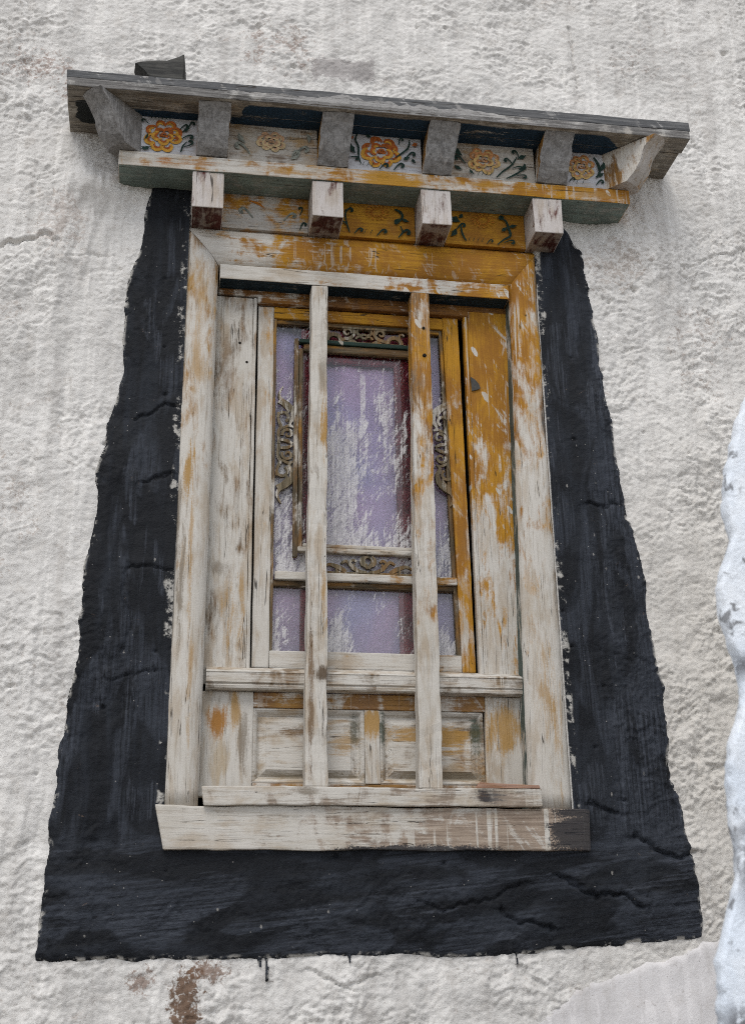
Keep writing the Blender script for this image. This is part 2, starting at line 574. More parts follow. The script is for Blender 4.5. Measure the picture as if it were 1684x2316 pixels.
def hwall(X, Z):
    """relief of the plaster: metres it stands proud of the wall's mean face"""
    wx = X + .05 * fbm(X * 5, Z * 5, 3, 40)
    wz = Z + .05 * fbm(X * 5, Z * 5, 3, 50)
    insm = sst(-seg_signed(X, Z), -.02, .02)                # 1 inside the smoother painted band
    leftsm = sst(X, -.45, -.75) * sst(Z, 1.9, 1.6)
    upper = sst(Z, 1.75, 1.95)
    rough = (1 - .50 * insm) * (1 - .25 * leftsm) * (1 - .15 * upper)
    h = .012 * fbm(X * 1.7, Z * 1.7, 2, 1) + .007 * fbm(wx * 5, wz * 5, 3, 2)
    h = h + rough * .0024 * fbm(wx * 14, wz * 14, 3, 3, .5)
    calm = sst(fbm(X * 4 + 9, Z * 4, 3, 8), -.35, .45)        # some areas were trowelled, some only thrown
    n = fbm(wx * 8, wz * 11, 5, 5, .6) * 2.4                 # torn lips where one coat ends on the next
    fl = np.floor(n)
    terr = (fl + sst(n - fl, 0.0, .12)) / 3.0
    h = h + rough * .0085 * terr * (.15 + .85 * calm) * .40
    n = fbm(X * 24 + 1.2 * fbm(X * 14, Z * 14, 2, 41), Z * 28 + 1.2 * fbm(X * 14, Z * 14, 2, 51), 4, 6, .6) * 1.8
    fl = np.floor(n)
    h = h + rough * .0026 * (fl + sst(n - fl, 0.0, .12)) * (.35 + .65 * calm)
    h = h + rough * .0042 * np.abs(fbm(X * 38, Z * 38, 4, 9, .62)) * (.25 + .75 * calm)
    h = h + rough * .0016 * fbm(X * 100, Z * 85, 2, 10, .6)
    upriv = fbm(X * 20 + .5 * fbm(X * 5, Z * 5, 2, 61), Z * 1.1, 3, 15)
    h = h + .0028 * upriv * (1 - insm)
    riv = fbm(X * 22 + .4 * fbm(X * 4, Z * 4, 2, 60), Z * 1.3, 3, 11)
    h = h + leftsm * .0048 * riv
    lz = np.exp(-((X + .82) / .17) ** 2) * sst(Z, 1.15, 1.5) * sst(Z, 1.74, 1.66)
    h = h + lz * (.0065 * fbm(X * 34 + .6 * fbm(X * 6, Z * 6, 2, 62), Z * 1.6, 3, 16) + .004 * fbm(X * 60, Z * 9, 3, 17))
    ddx = np.maximum(np.abs(X) - .5, 0)
    ddz = np.maximum(np.maximum(-.1 - Z, Z - 1.7), 0)
    h = h * (.35 + .65 * sst(np.hypot(ddx, ddz), 0, .16))
    rsm = np.exp(-((X - .88) / .12) ** 2 - ((Z - 1.58) / .2) ** 2)
    h = h + rsm * (.030 + .006 * fbm(X * 26, Z * 2.0, 3, 12))
    h = h + .030 * np.exp(-((X + .74) / .07) ** 2 - ((Z - 1.66) / .05) ** 2)
    h = h + .020 * np.exp(-((X + .82) / .10) ** 2 - ((Z - 1.56) / .25) ** 2)
    h = h + .010 * np.exp(-((X + .05) / .12) ** 2 - ((Z + .42) / .05) ** 2)
    for px, pz, r, d in PITS:
        m = (np.abs(X - px) < 3 * r) & (np.abs(Z - pz) < 3 * r)
        if m.any():
            e = ((X[m] - px) / r) ** 2 + ((Z[m] - pz) / (r * .8)) ** 2
            h[m] -= d * np.exp(-e)
    for pl, wd, dp in CRACKS:
        ax = [q[0] for q in pl]
        az = [q[1] for q in pl]
        m = (X > min(ax) - .04) & (X < max(ax) + .04) & (Z > min(az) - .04) & (Z < max(az) + .04)
        if m.any():
            jx = .006 * fbm(X[m] * 40, Z[m] * 40, 2, 33)
            jz = .008 * fbm(X[m] * 35, Z[m] * 35, 3, 34)
            d = seg_dist(X[m] + jx, Z[m] + jz, pl)
            dz = np.interp(X[m] + jx, *zip(*sorted(pl))) if (max(ax) - min(ax)) > (max(az) - min(az)) else None
            h[m] -= dp * np.exp(-(d / wd) ** 2)
            if dz is not None:                               # the coat above hangs over the coat below
                h[m] += .45 * dp * np.exp(-(d / .028) ** 2) * np.where(Z[m] + jz > dz, 1, -.2)
    h = h - .028 * sst(np.abs(X) * 0 + Z, 3.0, 3.6) * 0
    return h


def seg_signed(X, Z):
    sh = X.shape
    X, Z = X.ravel(), Z.ravel()
    out = np.full(X.shape, .5)
    m = (X > -.95) & (X < 1.0) & (Z > -.55) & (Z < 1.9)
    if m.any():
        d = seg_dist(X[m], Z[m], SUR, True)
        out[m] = np.where(inside(X[m], Z[m], SUR), -d, d)
    return out.reshape(sh)


def grow(a, b, step, lo, hi):
    c = list(np.arange(a, b + step / 2, step))
    d, s_ = c[0], step
    while d > lo:
        s_ *= 1.35
        d -= s_
        c.insert(0, max(d, lo))
    d, s_ = c[-1], step
    while d < hi:
        s_ *= 1.35
        d += s_
        c.append(min(d, hi))
    return np.array(c)


def plaster_nodes(t, p, white, dirt=1.0):
    n1 = t.noise(p, 2.6, 5, 0.6, 0.3)
    n2 = t.noise(p, 22, 6, 0.65, 0.4)
    n3 = t.noise(p, 130, 5, 0.7)
    n4 = t.noise(t.vadd(p, (4, 2, 1)), 9, 6, 0.65, 0.6)
    col = t.mix(t.sm(n1, 0.35, 0.68), tuple(c * .93 for c in white), tuple(min(1, c * 1.05) for c in white))
    col = t.mix(t.mul(t.sm(n2, 0.52, 0.72), 0.30), col, (white[0] * .72, white[1] * .67, white[2] * .62))
    col = t.mix(t.mul(t.sm(t.add(t.mul(n4, .65), t.mul(n3, .35)), 0.575, 0.66), 0.42 * dirt), col, (0.30, 0.225, 0.175))
    st = t.noise(t.vmul(p, (1, 1, .06)), 30, 3, .55, .3)
    col = t.mix(t.mul(t.sm(st, .55, .70), .30), col, (.40, .375, .35))
    col = t.mix(t.mul(t.sm(st, .47, .38), .75), col, tuple(min(.80, c * 1.13) for c in white))
    pit = t.noise(p, 75, 4, .7, .3)
    col = t.mix(t.mul(t.sm(pit, .635, .70), .45), col, (.20, .165, .14))
    return col, n2, n3, n4


def wall_mat():
    t = T('rough_whitewashed_plaster')
    p = t.coord()
    white = (0.69, 0.67, 0.64)
    col, n2, n3, n4 = plaster_nodes(t, p, white)
    mudn = t.add(t.mul(n4, .5), t.add(t.mul(n2, .25), t.mul(n3, .25)))
    col = t.mix(t.mul(t.blob(p, 1.0, .25, .75, 1.3), .6), col, (.60, .555, .485))
    mudf = t.add(t.mul(t.noise(t.vadd(p, (1, 7, 2)), 48, 6, .72, .8), .75), t.mul(n3, .25))
    # patches where the mud render shows through, and a grey cement smear
    for cx, cz, rx, rz, colr, st, th in (
            (-0.92, 2.06, .24, .20, (.26, .16, .12), .6, .55), (-0.80, 1.98, .16, .10, (.26, .165, .12), .6, .53),
            (-0.42, -0.42, .07, .15, (.13, .065, .03), .9, .475), (-0.37, -0.36, .10, .05, (.20, .12, .08), .8, .50),
            (-0.52, -0.38, .06, .06, (.22, .13, .09), .7, .50),
            (-0.83, 1.55, .16, .22, (.34, .25, .20), .4, .52), (0.74, 1.55, .20, .18, (.30, .23, .18), .5, .52),
            (-0.25, 2.2, .5, .25, (.26, .17, .13), .6, .57), (0.9, 2.3, .4, .4, (.28, .20, .16), .5, .58),
            (0.95, 1.3, .3, .6, (.28, .21, .17), .5, .58), (-0.9, 0.7, .25, .6, (.30, .22, .17), .45, .58)):
        b = t.blob(p, cx, cz, rx, rz)
        m = t.mul(t.sm(t.add(t.add(t.mul(mudn, .45), t.mul(mudf, .55)), t.mul(t.sub(b, .6), .16)), th - .02, th + .05), t.sm(b, .0, .35))
        col = t.mix(t.mul(m, st), col, colr)
    wob = t.add(t.mul(n2, .10), p and t.mul(n3, .04))
    xs = t.xyz(p)
    gx = t.mul(t.sm(t.add(xs[0], wob), -.075, -.065), t.sm(t.add(xs[0], wob), .105, .095))
    gz = t.mul(t.sm(t.add(xs[2], wob), 2.175, 2.19), t.sm(t.add(xs[2], t.mul(wob, .8)), 2.25, 2.238))
    col = t.mix(t.mul(t.mul(gx, gz), .8), col, (.36, .335, .325))
    h = t.add(t.mul(n2, .8), t.add(t.mul(n3, .6), t.mul(t.noise(p, 380, 4, .7), .25)))
    t.bsdf(col, .95, t.bump(h, .8, .0045), .12)
    return t.m


xs_ = grow(-1.16, 1.36, .0037, -4.0, 4.0)
zs_ = grow(-0.56, 2.68, .0037, GZ - .1, 5.0)
X, Z = np.meshgrid(xs_, zs_)
HW = hwall(X, Z)
SD = seg_signed(X, Z)
SDN = SD + .006 * fbm(X * 30, Z * 30, 4, 70, .6) + .004 * fbm(X * 110, Z * 110, 2, 71)
cx = .5 * (xs_[:-1] + xs_[1:])
cz = .5 * (zs_[:-1] + zs_[1:])
CX, CZ = np.meshgrid(cx, cz)
OPEN = (CX > -.487) & (CX < .487) & (CZ > -.085) & (CZ < 1.60)
WALL_Y = .012
YW = WALL_Y - HW
far = np.maximum(sst(np.abs(X), 1.6, 2.4), np.maximum(sst(Z, 2.9, 3.5), sst(Z, -.8, -1.4)))
YW = YW * (1 - .5 * far)


def wall_solid(remap, i):
    b0 = [i[0, 0], i[0, -1], i[-1, -1], i[-1, 0]]
    ev = [(-4, .55, GZ - .1), (4, .55, GZ - .1), (4, .55, 5.0), (-4, .55, 5.0)]
    r = [int(remap[k]) for k in b0]
    ef = [(-2, -1, -4, -3)]
    for k in range(4):
        ef.append((r[k], -(k + 1), -((k + 1) % 4 + 1), r[(k + 1) % 4]))
    return np.array(ev, float), ef


wall = grid_mesh('plaster_wall', xs_, zs_, YW, ~OPEN, wall_mat(), wall_solid)
tag(wall, 'rough whitewashed plaster wall carrying the window and its black painted surround', 'wall')


def black_mat():
    t = T('black_lime_paint')
    p = t.coord()
    ed = t.node('ShaderNodeAttribute', attribute_name='edge_dist').outputs['Fac']
    xs = t.xyz(p)
    low = t.sm(t.add(xs[2], t.mul(t.noise(p, 4, 2), .12)), .06, -.06)          # 1 along the bottom band
    sv_ = t.noise(t.vmul(p, (1, 1, .10)), 26, 6, .62, .5)
    sh_ = t.noise(t.vmul(t.rot(p, rad(8)), (.12, 1, 1)), 24, 6, .62, .6)
    stv = t.node('ShaderNodeMix', data_type='FLOAT')
    t.put(stv.inputs[0], low)
    t.put(stv.inputs[2], sv_)
    t.put(stv.inputs[3], sh_)
    st = stv.outputs[0]
    big = t.noise(t.vmul(p, (1, 1, .5)), 5.5, 4, .6, .6)
    n2 = t.noise(p, 60, 5, .7)
    n3 = t.noise(p, 260, 4, .7)
    worn_ = t.add(t.add(t.mul(st, .55), t.mul(big, .45)), t.mul(t.sm(xs[0], .1, .8), .03))
    col = t.mix(t.sm(worn_, .46, .66), (.0060, .0072, .0100), (.0185, .0220, .0290))
    # dry brush: streaks inside broad strokes, greyer towards the lower right
    dry = t.noise(t.vmul(p, (1, 1, .035)), 150, 4, .65, .2)
    dryh = t.noise(t.vmul(t.rot(p, rad(6)), (.035, 1, 1)), 150, 4, .65, .2)
    dm = t.node('ShaderNodeMix', data_type='FLOAT')
    t.put(dm.inputs[0], low)
    t.put(dm.inputs[2], dry)
    t.put(dm.inputs[3], dryh)
    def two(q, sc, k, dist):
        a_ = t.noise(t.vmul(t.vadd(p, q), (1, 1, k)), sc, 3, .5, dist)
        b_ = t.noise(t.vmul(t.rot(t.vadd(p, q), rad(7)), (k, 1, 1)), sc, 3, .5, dist)
        m_ = t.node('ShaderNodeMix', data_type='FLOAT')
        t.put(m_.inputs[0], low)
        t.put(m_.inputs[2], a_)
        t.put(m_.inputs[3], b_)
        return m_.outputs[0]
    bs = two((3, 1, 2), 10, .30, .9)
    lr = t.add(t.mul(t.sm(xs[0], .30, .75), .105), t.mul(t.sm(xs[2], .8, -.3), .045))
    m1 = t.mul(t.sm(t.add(bs, lr), .53, .62), t.sm(dm.outputs[0], .30, .62))
    col = t.mix(t.mul(m1, .80), col, (.038, .044, .057))
    bs2 = two((8, 1, 5), 15, .22, .5)
    m2 = t.mul(t.sm(t.add(bs2, t.mul(lr, .6)), .60, .63), t.sm(dm.outputs[0], .42, .68))
    col = t.mix(t.mul(m2, .7), col, (.055, .062, .078))
    # pale specks and nicks
    v = t.vor(p, 95)
    c = t.xyz(v['Color'])
    sp = t.mul(t.sm(v['Distance'], .17, .10), t.sm(c[0], .93, .96))
    v2 = t.vor(t.vmul(p, (1, 1, .55)), 42)
    c2 = t.xyz(v2['Color'])
    sp2 = t.mul(t.sm(t.add(v2['Distance'], t.mul(t.sub(n3, .5), .25)), .14, .08), t.sm(c2[1], .95, .965))
    col = t.mix(t.mul(t.mt('MAXIMUM', sp, sp2), .55), col, (.40, .38, .35))
    # missed edge where the whitewash shows, mud at some nicks
    en = t.add(t.mul(t.noise(p, 45, 5, .7), .5), t.mul(t.noise(p, 9, 3, .6), .5))
    em = t.mul(t.sm(ed, -.010, -.001), t.sm(en, .50, .56))
    col = t.mix(t.mul(em, .85), col, (.52, .50, .46))
    ax_ = t.mt('ABSOLUTE', t.add(xs[0], t.mul(t.sub(t.noise(p, 16, 4, .6), .5), .03)))
    ij = t.mul(t.sm(ax_, .508, .502), t.mul(t.sm(xs[2], -.02, .02), t.sm(en, .52, .59)))
    col = t.mix(t.mul(ij, .85), col, (.50, .48, .44))
    mn = t.noise(t.vadd(p, (7, 1, 3)), 26, 5, .7, .5)
    mm = t.mul(t.sm(mn, .67, .73), t.sm(t.mt('ABSOLUTE', t.sub(xs[0], -.05)), .42, .5))
    col = t.mix(t.mul(mm, .55), col, (.17, .12, .09))
    h = t.add(t.mul(n2, .8), t.add(t.mul(n3, .5), t.mul(st, 1.2)))
    t.bsdf(col, t.add(.55, t.mul(st, .3)), t.bump(h, .8, .0035), .22)
    return t.m


sx = np.arange(-.80, .84, .0034)
sz = np.arange(-.40, 1.72, .0034)
X2, Z2 = np.meshgrid(sx, sz)
sd2 = seg_signed(X2, Z2)
sdn2 = sd2 + .0060 * fbm(X2 * 13, Z2 * 13, 3, 70, .5) + .0030 * fbm(X2 * 55, Z2 * 55, 3, 71, .5) * sst(fbm(X2 * 7, Z2 * 7, 2, 72), -.3, .5)
# a few runs of paint below the lower edge
for dx_, dl, dw in ((-.247, .05, .0045), (-.262, .02, .004), (0.33, .018, .003), (-.06, .012, .003)):
    run = (np.abs(X2 - dx_ + .001 * np.sin(Z2 * 90)) < dw) & (Z2 < -.31) & (Z2 > -.335 - dl)
    sdn2 = np.where(run, np.minimum(sdn2, -.004), sdn2)
hw2 = hwall(X2, Z2)
off2 = np.interp(sdn2, [-.030, -.010, -.003, .003, .010], [.0065, .006, .0042, -.004, -.010])
Y2 = WALL_Y - hw2 - off2
# the wall lies tight against the frame: the paint meets the wood
k = .5 * (sx[:-1] + sx[1:])
l = .5 * (sz[:-1] + sz[1:])
KX, KZ = np.meshgrid(k, l)
kc = sdn2[:-1, :-1]
keep = (kc < .008) & ~((KX > -.487) & (KX < .487) & (KZ > -.085) & (KZ < 1.69))
sur = grid_mesh('painted_surround', sx, sz, Y2, keep, black_mat(), attr=sdn2)
sur['label'] = 'black painted plaster band widening downwards around the window'
sur.parent = wall

# ------------------------------------------------------------------ smooth plaster slope, lower right
def slope_mat():
    t = T('smooth_pale_plaster')
    p = t.coord()
    col, n2, n3, n4 = plaster_nodes(t, p, (0.63, 0.61, 0.605), .2)
    v = t.vor(p, 26)
    c = t.xyz(v['Color'])
    col = t.mix(t.mul(t.mul(t.sm(v['Distance'], .10, .06), t.sm(c[0], .93, .95)), .9), col, (.05, .035, .03))
    t.bsdf(col, .9, t.bump(t.add(n2, t.mul(n3, .7)), .6, .004), .15)
    return t.m


BL = [(0.0, -.66), (0.20, -.54), (.341, -.468), (.407, -.431), (.477, -.387), (.55, -.361), (.633, -.339), (.728, -.313), (.797, -.289), (.90, -.255), (1.1, -.20), (1.6, -.10)]
bxs = np.linspace(0.0, 1.6, 200)
bzs = np.linspace(0, 1, 90)
BX, BT = np.meshgrid(bxs, bzs)
top = np.interp(BX, [a for a, b in BL], [b for a, b in BL]) + .012 * fbm(BX * 12, BX * 0, 4, 80)
BZ = top + .004 - (top - GZ + .1) * BT ** 1.7
dd_ = np.maximum(top - BZ, 0)
BY = .035 - .026 * sst(dd_, 0, .03) - .30 * dd_ ** 2 / (dd_ + .10) - .35 * hwall(BX, BZ) - .006 * fbm(BX * 3, BZ * 3, 3, 81) - .0015 * fbm(BX * 14, BZ * 14, 3, 82)
BY = np.maximum(BY, -.9)
bt = MB(slope_mat())
front = [[bt.bm.verts.new((BX[j, i], BY[j, i], BZ[j, i])) for i in range(len(bxs))] for j in range(len(bzs))]
back = [[bt.bm.verts.new((BX[j, i], .06, BZ[j, i])) for i in (0, len(bxs) - 1)] for j in range(len(bzs))]
for j in range(len(bzs) - 1):
    for i in range(len(bxs) - 1):
        f = bt.bm.faces.new((front[j + 1][i], front[j + 1][i + 1], front[j][i + 1], front[j][i]))
        f.smooth = True
    bt.bm.faces.new((front[j][0], back[j][0], back[j + 1][0], front[j + 1][0]))
    bt.bm.faces.new((front[j][-1], front[j + 1][-1], back[j + 1][1], back[j][1]))
tag(bt.build('plaster_buttress', recalc=False), 'smooth pale plaster slope at the foot of the rough wall, lower right', 'buttress')

# ------------------------------------------------------------------ near whitewashed pillar, right edge
def pillar_mat():
    t = T('blue_white_whitewash')
    p = t.coord()
    n1 = t.noise(p, 8, 5, .6, .3)
    n2 = t.noise(p, 34, 5, .65, .6)
    col = t.mix(t.sm(n1, .35, .65), (.78, .85, .94), (.86, .90, .95))
    m = t.sm(t.add(t.mul(n2, .45), t.mul(t.noise(t.vadd(p, (2, 3, 9)), 11, 5, .6, .5), .55)), .555, .60)
    col = t.mix(t.mul(m, .75), col, (.10, .095, .095))
    b = t.mt('MAXIMUM', t.mul(t.blob(p, .36, -.25, .06, .12), t.sm(n2, .42, .56)), t.mul(t.blob(p, .31, -.47, .05, .05), t.sm(n2, .40, .5)))
    b = t.mt('MAXIMUM', b, t.mul(t.blob(p, .385, .045, .04, .03), t.sm(n2, .42, .5)))
    col = t.mix(t.mul(b, .9), col, (.06, .055, .06))
    t.bsdf(col, .9, t.bump(t.add(n2, t.mul(t.noise(p, 120, 5, .7), .5)), .7, .006), .1)
    return t.m


PIL = [(0.60, 0.95), (0.53, 0.72), (0.478, 0.60), (0.446, 0.514), (0.425, 0.470), (0.400, 0.387), (0.381, 0.322), (0.381, 0.283), (0.385, 0.260), (0.367, 0.213),
       (0.355, 0.167), (0.359, 0.123), (0.363, 0.079), (0.373, 0.051), (0.371, 0.001), (0.358, -0.041), (0.345, -0.069),
       (0.335, -0.110), (0.332, -0.150), (0.329, -0.189), (0.335, -0.228), (0.334, -0.260), (0.323, -0.298), (0.303, -0.342),
       (0.292, -0.384), (0.290, -0.426), (0.282, -0.466), (0.27, -0.6), (0.25, -0.9), (0.22, -1.4), (0.2, GZ - .05)]
pz = np.unique(np.concatenate([np.linspace(GZ - .05, -.6, 30), np.linspace(-.6, .95, 230)]))
pe = np.interp(pz, [b for a, b in PIL[::-1]], [a for a, b in PIL[::-1]])
pe = pe + .0022 * fbm(pz * 45, pz * 0, 4, 90, .6)
pm = MB(pillar_mat())
rings = []
for z_, e_ in zip(pz, pe):
    ring = []
    for a_ in np.linspace(0, 1, 15):                  # rounded nose at the left, then the near and the far face
        th = math.pi * (.5 + a_)
        ring.append((e_ + .007 * (1 + math.cos(th)), -1.20 - .016 * math.sin(th), z_))
    ring = [(x_ + .005 * float(fbm(np.array(y_ * 9.), np.array(z_ * 12.), 3, 91)),
             y_ + .006 * float(fbm(np.array(x_ * 5.), np.array(z_ * 5.), 2, 92)), z_) for x_, y_, z_ in ring]
    for x_ in (.5, .75, 1.0, 1.3):
        ring.append((max(x_, e_ + .06) if x_ < .7 else x_, -1.222 + .008 * float(fbm(np.array(x_ * 9.), np.array(z_ * 9.), 3, 93)), z_))
    ring.append((1.3, -1.08, z_))
    rings.append(ring)
pm.loft(rings)
tag(pm.build('whitewashed_pillar'), 'bluish white wall edge standing close by, cut by the right side of the photo', 'pillar')

# ------------------------------------------------------------------ window
win = empty('wooden_window', WIN_OFF, 'tall weathered wooden window with two upright bars and peeling white and yellow paint', 'window')


def wb(mb, name, parent=None, label=None):
    return mb.build(name, parent or win, WIN_OFF, label=label)


def spots(*L):
    def f(t, p, col, fine, low, grain):
        for cx, cz, rx, rz, c, st, th in L:
            n = t.add(t.mul(low, .40), t.add(t.mul(grain, .40), t.mul(fine, .20)))
            b = t.blob(p, cx, cz, rx * 1.5, rz * 1.4)
            v = t.add(t.mul(t.sub(n, .5), 3.4), t.mul(b, .75))
            th2 = (th - .5) * 1.35
            col = t.mix(t.mul(t.sm(v, th2 - .12, th2 + .38), t.mul(t.sm(b, 0, .3), st)), col, c)
        return col
    return f


OC2 = (.37, .21, .055)
BRN = (.15, .085, .038)
GRY = (.20, .165, .125)
M_jl = worn('z', .092, 0, -.10, .12, smear=.6, edge=.075, base=(.42, .245, .065), base2=(.30, .16, .05), name='jamb_paint', extra=spots(
    (-.452, 1.25, .022, .30, OC2, .55, .84), (-.462, .83, .018, .10, OC2, .9, .74), (-.485, .70, .012, .22, GRY, .8, .80),
    (-.470, .55, .014, .25, GRY, .8, .82), (-.450, .60, .010, .3, OC2, .7, .82), (-.440, .25, .010, .25, OC2, .5, .84)))
M_jr = worn('z', .052, 0, -.145, .13, splat=.6, drip=.8, smear=.9, edge=.06, name='jamb_paint', extra=spots((.488, 1.05, .018, .12, (.035, .03, .028), .85, .80), (.487, 1.4, .010, .2, GRY, .7, .80), (.44, .30, .03, .2, OC2, .6, .86), (.46, .22, .02, .25, OC2, .6, .86)))
M_head = worn('x', -.105, -.46, 0, .22, splat=.3, drip=.5, smear=.5, name='header_paint')
M_strip = worn('x', .065, -.30, 0, .20, splat=.9, smear=.6, name='strip_paint')
M_blue = worn('x', -.22, 0, 0, .4, base=(.017, .036, .050), base2=(.010, .020, .028), smear=.25, name='blue_paint', grime=.5)
M_green = worn('z', -.05, 0, 0, .3, base=(.085, .115, .105), base2=(.06, .075, .065), name='grey_green_paint', grime=.4)
M_bdl = worn('z', .072, 0, -.05, -.14, smear=.6, edge=.07, tan=.55, name='board_paint', wood2=(.26, .20, .135), extra=spots((-.335, .47, .05, .14, OC2, .7, .86), (-.375, .60, .03, .03, GRY, .6, .80), (-.37, 1.15, .02, .2, BRN, .5, .86)))
M_bdr = worn('z', .012, 0, -.22, .16, splat=1.0, drip=1.0, smear=.8, name='board_paint')
M_sv = worn('z', .030, -.34, -.12, .12, splat=.9, smear=.6, edge=.06, tan=.55, name='sash_paint')
M_sm = worn('x', .075, -.20, 0, .0, smear=.6, drip=.4, edge=.05, tan=.55, wood2=(.24, .17, .09), name='rail_paint')
M_hr = worn('x', -.10, -.30, 0, .2, smear=.4, base=(.20, .085, .015), base2=(.11, .05, .018), name='head_rail_paint')
M_sh = worn('x', -.10, -.40, -.20, .2, smear=.5, name='sash_paint')
M_bar1 = worn('z', .108, 0, -.04, -.02, splat=.5, smear=.9, edge=.06, tan=.55, name='bar_paint', extra=spots(
    (-.115, .98, .016, .12, OC2, .9, .80), (-.118, 1.15, .02, .1, GRY, .6, .84), (-.122, .318, .020, .022, (.12, .085, .055), .95, .62), (-.150, .26, .008, .3, BRN, .8, .78),
    (-.118, .52, .012, .12, OC2, .7, .84)))
M_bar2 = worn('z', .055, 0, -.18, .06, edge=.06, tan=.55,  splat=.9, smear=1.0, drip=.4, name='bar_paint')
M_led = worn('x', .030, -.03, 0, -.12, wood1=(.13, .10, .07), wood2=(.28, .23, .17), drip=.9, smear=.5, edge=.07, tan=.55, grime=.6, name='ledge_paint')
M_apv = worn('z', .10, -.05, 0, -.02, smear=.6, drip=.5, edge=.06, tan=.6, name='apron_paint', extra=spots(
    (-.368, .210, .026, .050, (.33, .145, .025), .95, .66), (-.325, .235, .020, .07, OC2, .8, .78), (-.305, .16, .022, .10, GRY, .8, .78), (.338, .20, .06, .10, OC2, .85, .78), (.008, .21, .03, .05, OC2, .9, .70), (-.36, .12, .03, .08, (.45, .36, .24), .5, .80)))
M_aph = worn('x', -.03, -.02, 0, .14, drip=.7, smear=.5, base=(.31, .165, .045), base2=(.21, .11, .045), edge=.06, tan=.55, name='apron_paint')
M_pan = worn('x', .075, -.16, 0, -.08, smear=.6, edge=.07, tan=.8, grime=.6, wood2=(.26, .21, .15), name='panel_paint', extra=spots(
    (.10, .19, .07, .04, OC2, .85, .80), (.21, .18, .09, .05, OC2, .9, .78), (-.06, .165, .06, .07, OC2, .6, .84), (.27, .19, .02, .06, (.06, .085, .06), .8, .72), (.035, .20, .012, .07, (.05, .075, .055), .8, .72), (-.18, .19, .06, .02, BRN, .8, .80), (-.035, .20, .018, .06, (.10, .11, .09), .7, .76),
    (-.15, .085, .2, .014, (.24, .20, .14), .8, .74), (.16, .085, .2, .014, (.24, .20, .14), .8, .74)))


def sill_extra(t, p, col, fine, low, grain):
    m = t.mt('MAXIMUM', t.blob(p, .50, -.05, .16, .10), t.blob(p, .52, -.05, .05, .2))
    m = t.mt('MAXIMUM', m, t.mul(t.blob(p, .10, -.105, .40, .035), .9))
    n = t.add(t.mul(fine, .4), t.mul(low, .6))
    return t.mix(t.mul(t.sm(t.add(n, t.mul(m, .40)), .66, .74), .9), col, (.022, .024, .030))


M_sill = worn('x', .020, -.32, 0, -.2, tan=.4, wood1=(.23, .175, .135), wood2=(.41, .33, .26), base=(.38, .30, .225), base2=(.32, .25, .19), smear=.7, drip=1.0, extra=sill_extra, name='sill_paint')
M_lstr = worn('x', .035, -.16, 0, -.2, tan=.5, wood1=(.22, .175, .135), wood2=(.39, .32, .26), base=(.38, .30, .225), base2=(.32, .25, .19), smear=.7, drip=.8, name='sill_paint', extra=spots((.263, .025, .017, .014, (.10, .06, .035), .95, .60), (.275, .026, .05, .03, (.05, .052, .058), .8, .80), (-.16, .03, .04, .02, GRY, .8, .76)))
M_brown = worn('x', -.10, 0, 0, -.1, wood1=(.045, .032, .018), wood2=(.13, .10, .06), name='bare_brown_wood')
M_brownz = worn('z', -.06, 0, 0, -.1, wood1=(.06, .045, .028), wood2=(.17, .135, .085), name='bare_brown_wood')
M_fret = worn('z', -.055, 0, 0, -.2, wood1=(.085, .068, .040), wood2=(.21, .175, .115), splat=.4, name='carved_wood', edge=.03)
M_red = flat('dark_red_paint', (.24, .022, .040), .5, .35, 20)
M_dark = flat('dark_gap_wood', (.012, .010, .008), .95)


# jambs with a rounded face, mitred into the header
def jamb(sign):
    mb = MB(M_jl if sign < 0 else M_jr, M_green)
    rings = []
    zb, nz_ = .0005, 40
    for k_ in range(nz_ + 1):
        ring = []
        for q in range(13):
            if q == 0: d, y = 0.0, .035
            elif q == 12: d, y = 1.0, .078
            else:
                d = (q - 1) / 10
                y = .0 + .020 * (abs(2 * d - 1) ** 3.2) + (.004 if d < .13 else 0)
            xo = .5
            xi_b, xi_t = (.410, .404) if sign < 0 else (.381, .410)
            zt = 1.566 + (1.4505 - 1.566) * d
            z_ = zb + (zt - zb) * k_ / nz_
            xi = xi_b + (xi_t - xi_b) * min(1, z_ / 1.45)
            x_ = xo + (xi - xo) * d
            p_ = Vector((sign * x_, y, z_))
            p_ += mnoise.noise_vector(p_ * 7) * .0022 + mnoise.noise_vector(p_ * 30) * .0010
            ring.append(p_)
        rings.append(ring + [Vector((sign * .5, .078, rings[-1][-1].z if False else ring[0].z))])
    mb.loft(rings)
    for f in mb.bm.faces:                               # the reveal keeps its grey green paint
        c = f.calc_center_median()
        if c.y > .030 and abs(c.x) < .42:
            f.material_index = 1
            f.smooth = False
    return wb(mb, 'jamb', label='left jamb, mostly white' if sign < 0 else 'right jamb, yellow above and white below')


jamb(-1)
jamb(1)

mb = MB(M_head)
rings = []
for k_ in range(33):
    u = k_ / 32
    ring = []
    for q in range(13):
        if q == 0: d, y = 0.0, .06
        elif q == 12: d, y = 1.0, .03
        else:
            d = (q - 1) / 10
            y = .001 + .016 * (abs(2 * d - 1) ** 3.0) + (.004 if abs(d - .2) < .06 else 0)
        z_ = 1.568 + (1.4525 - 1.568) * d
        xl = -.499 + (.4035 - .0 - .499 + .19) * 0 + .0945 * d
        xr = .499 - .0895 * d
        x_ = xl + (xr - xl) * u + .001
        p_ = Vector((x_, y, z_))
        p_ += mnoise.noise_vector(p_ * 8) * .0012
        ring.append(p_)
    ring.append(Vector((ring[0].x, .06, 1.452)))
    rings.append(ring)
mb.loft(rings)
wb(mb, 'header')

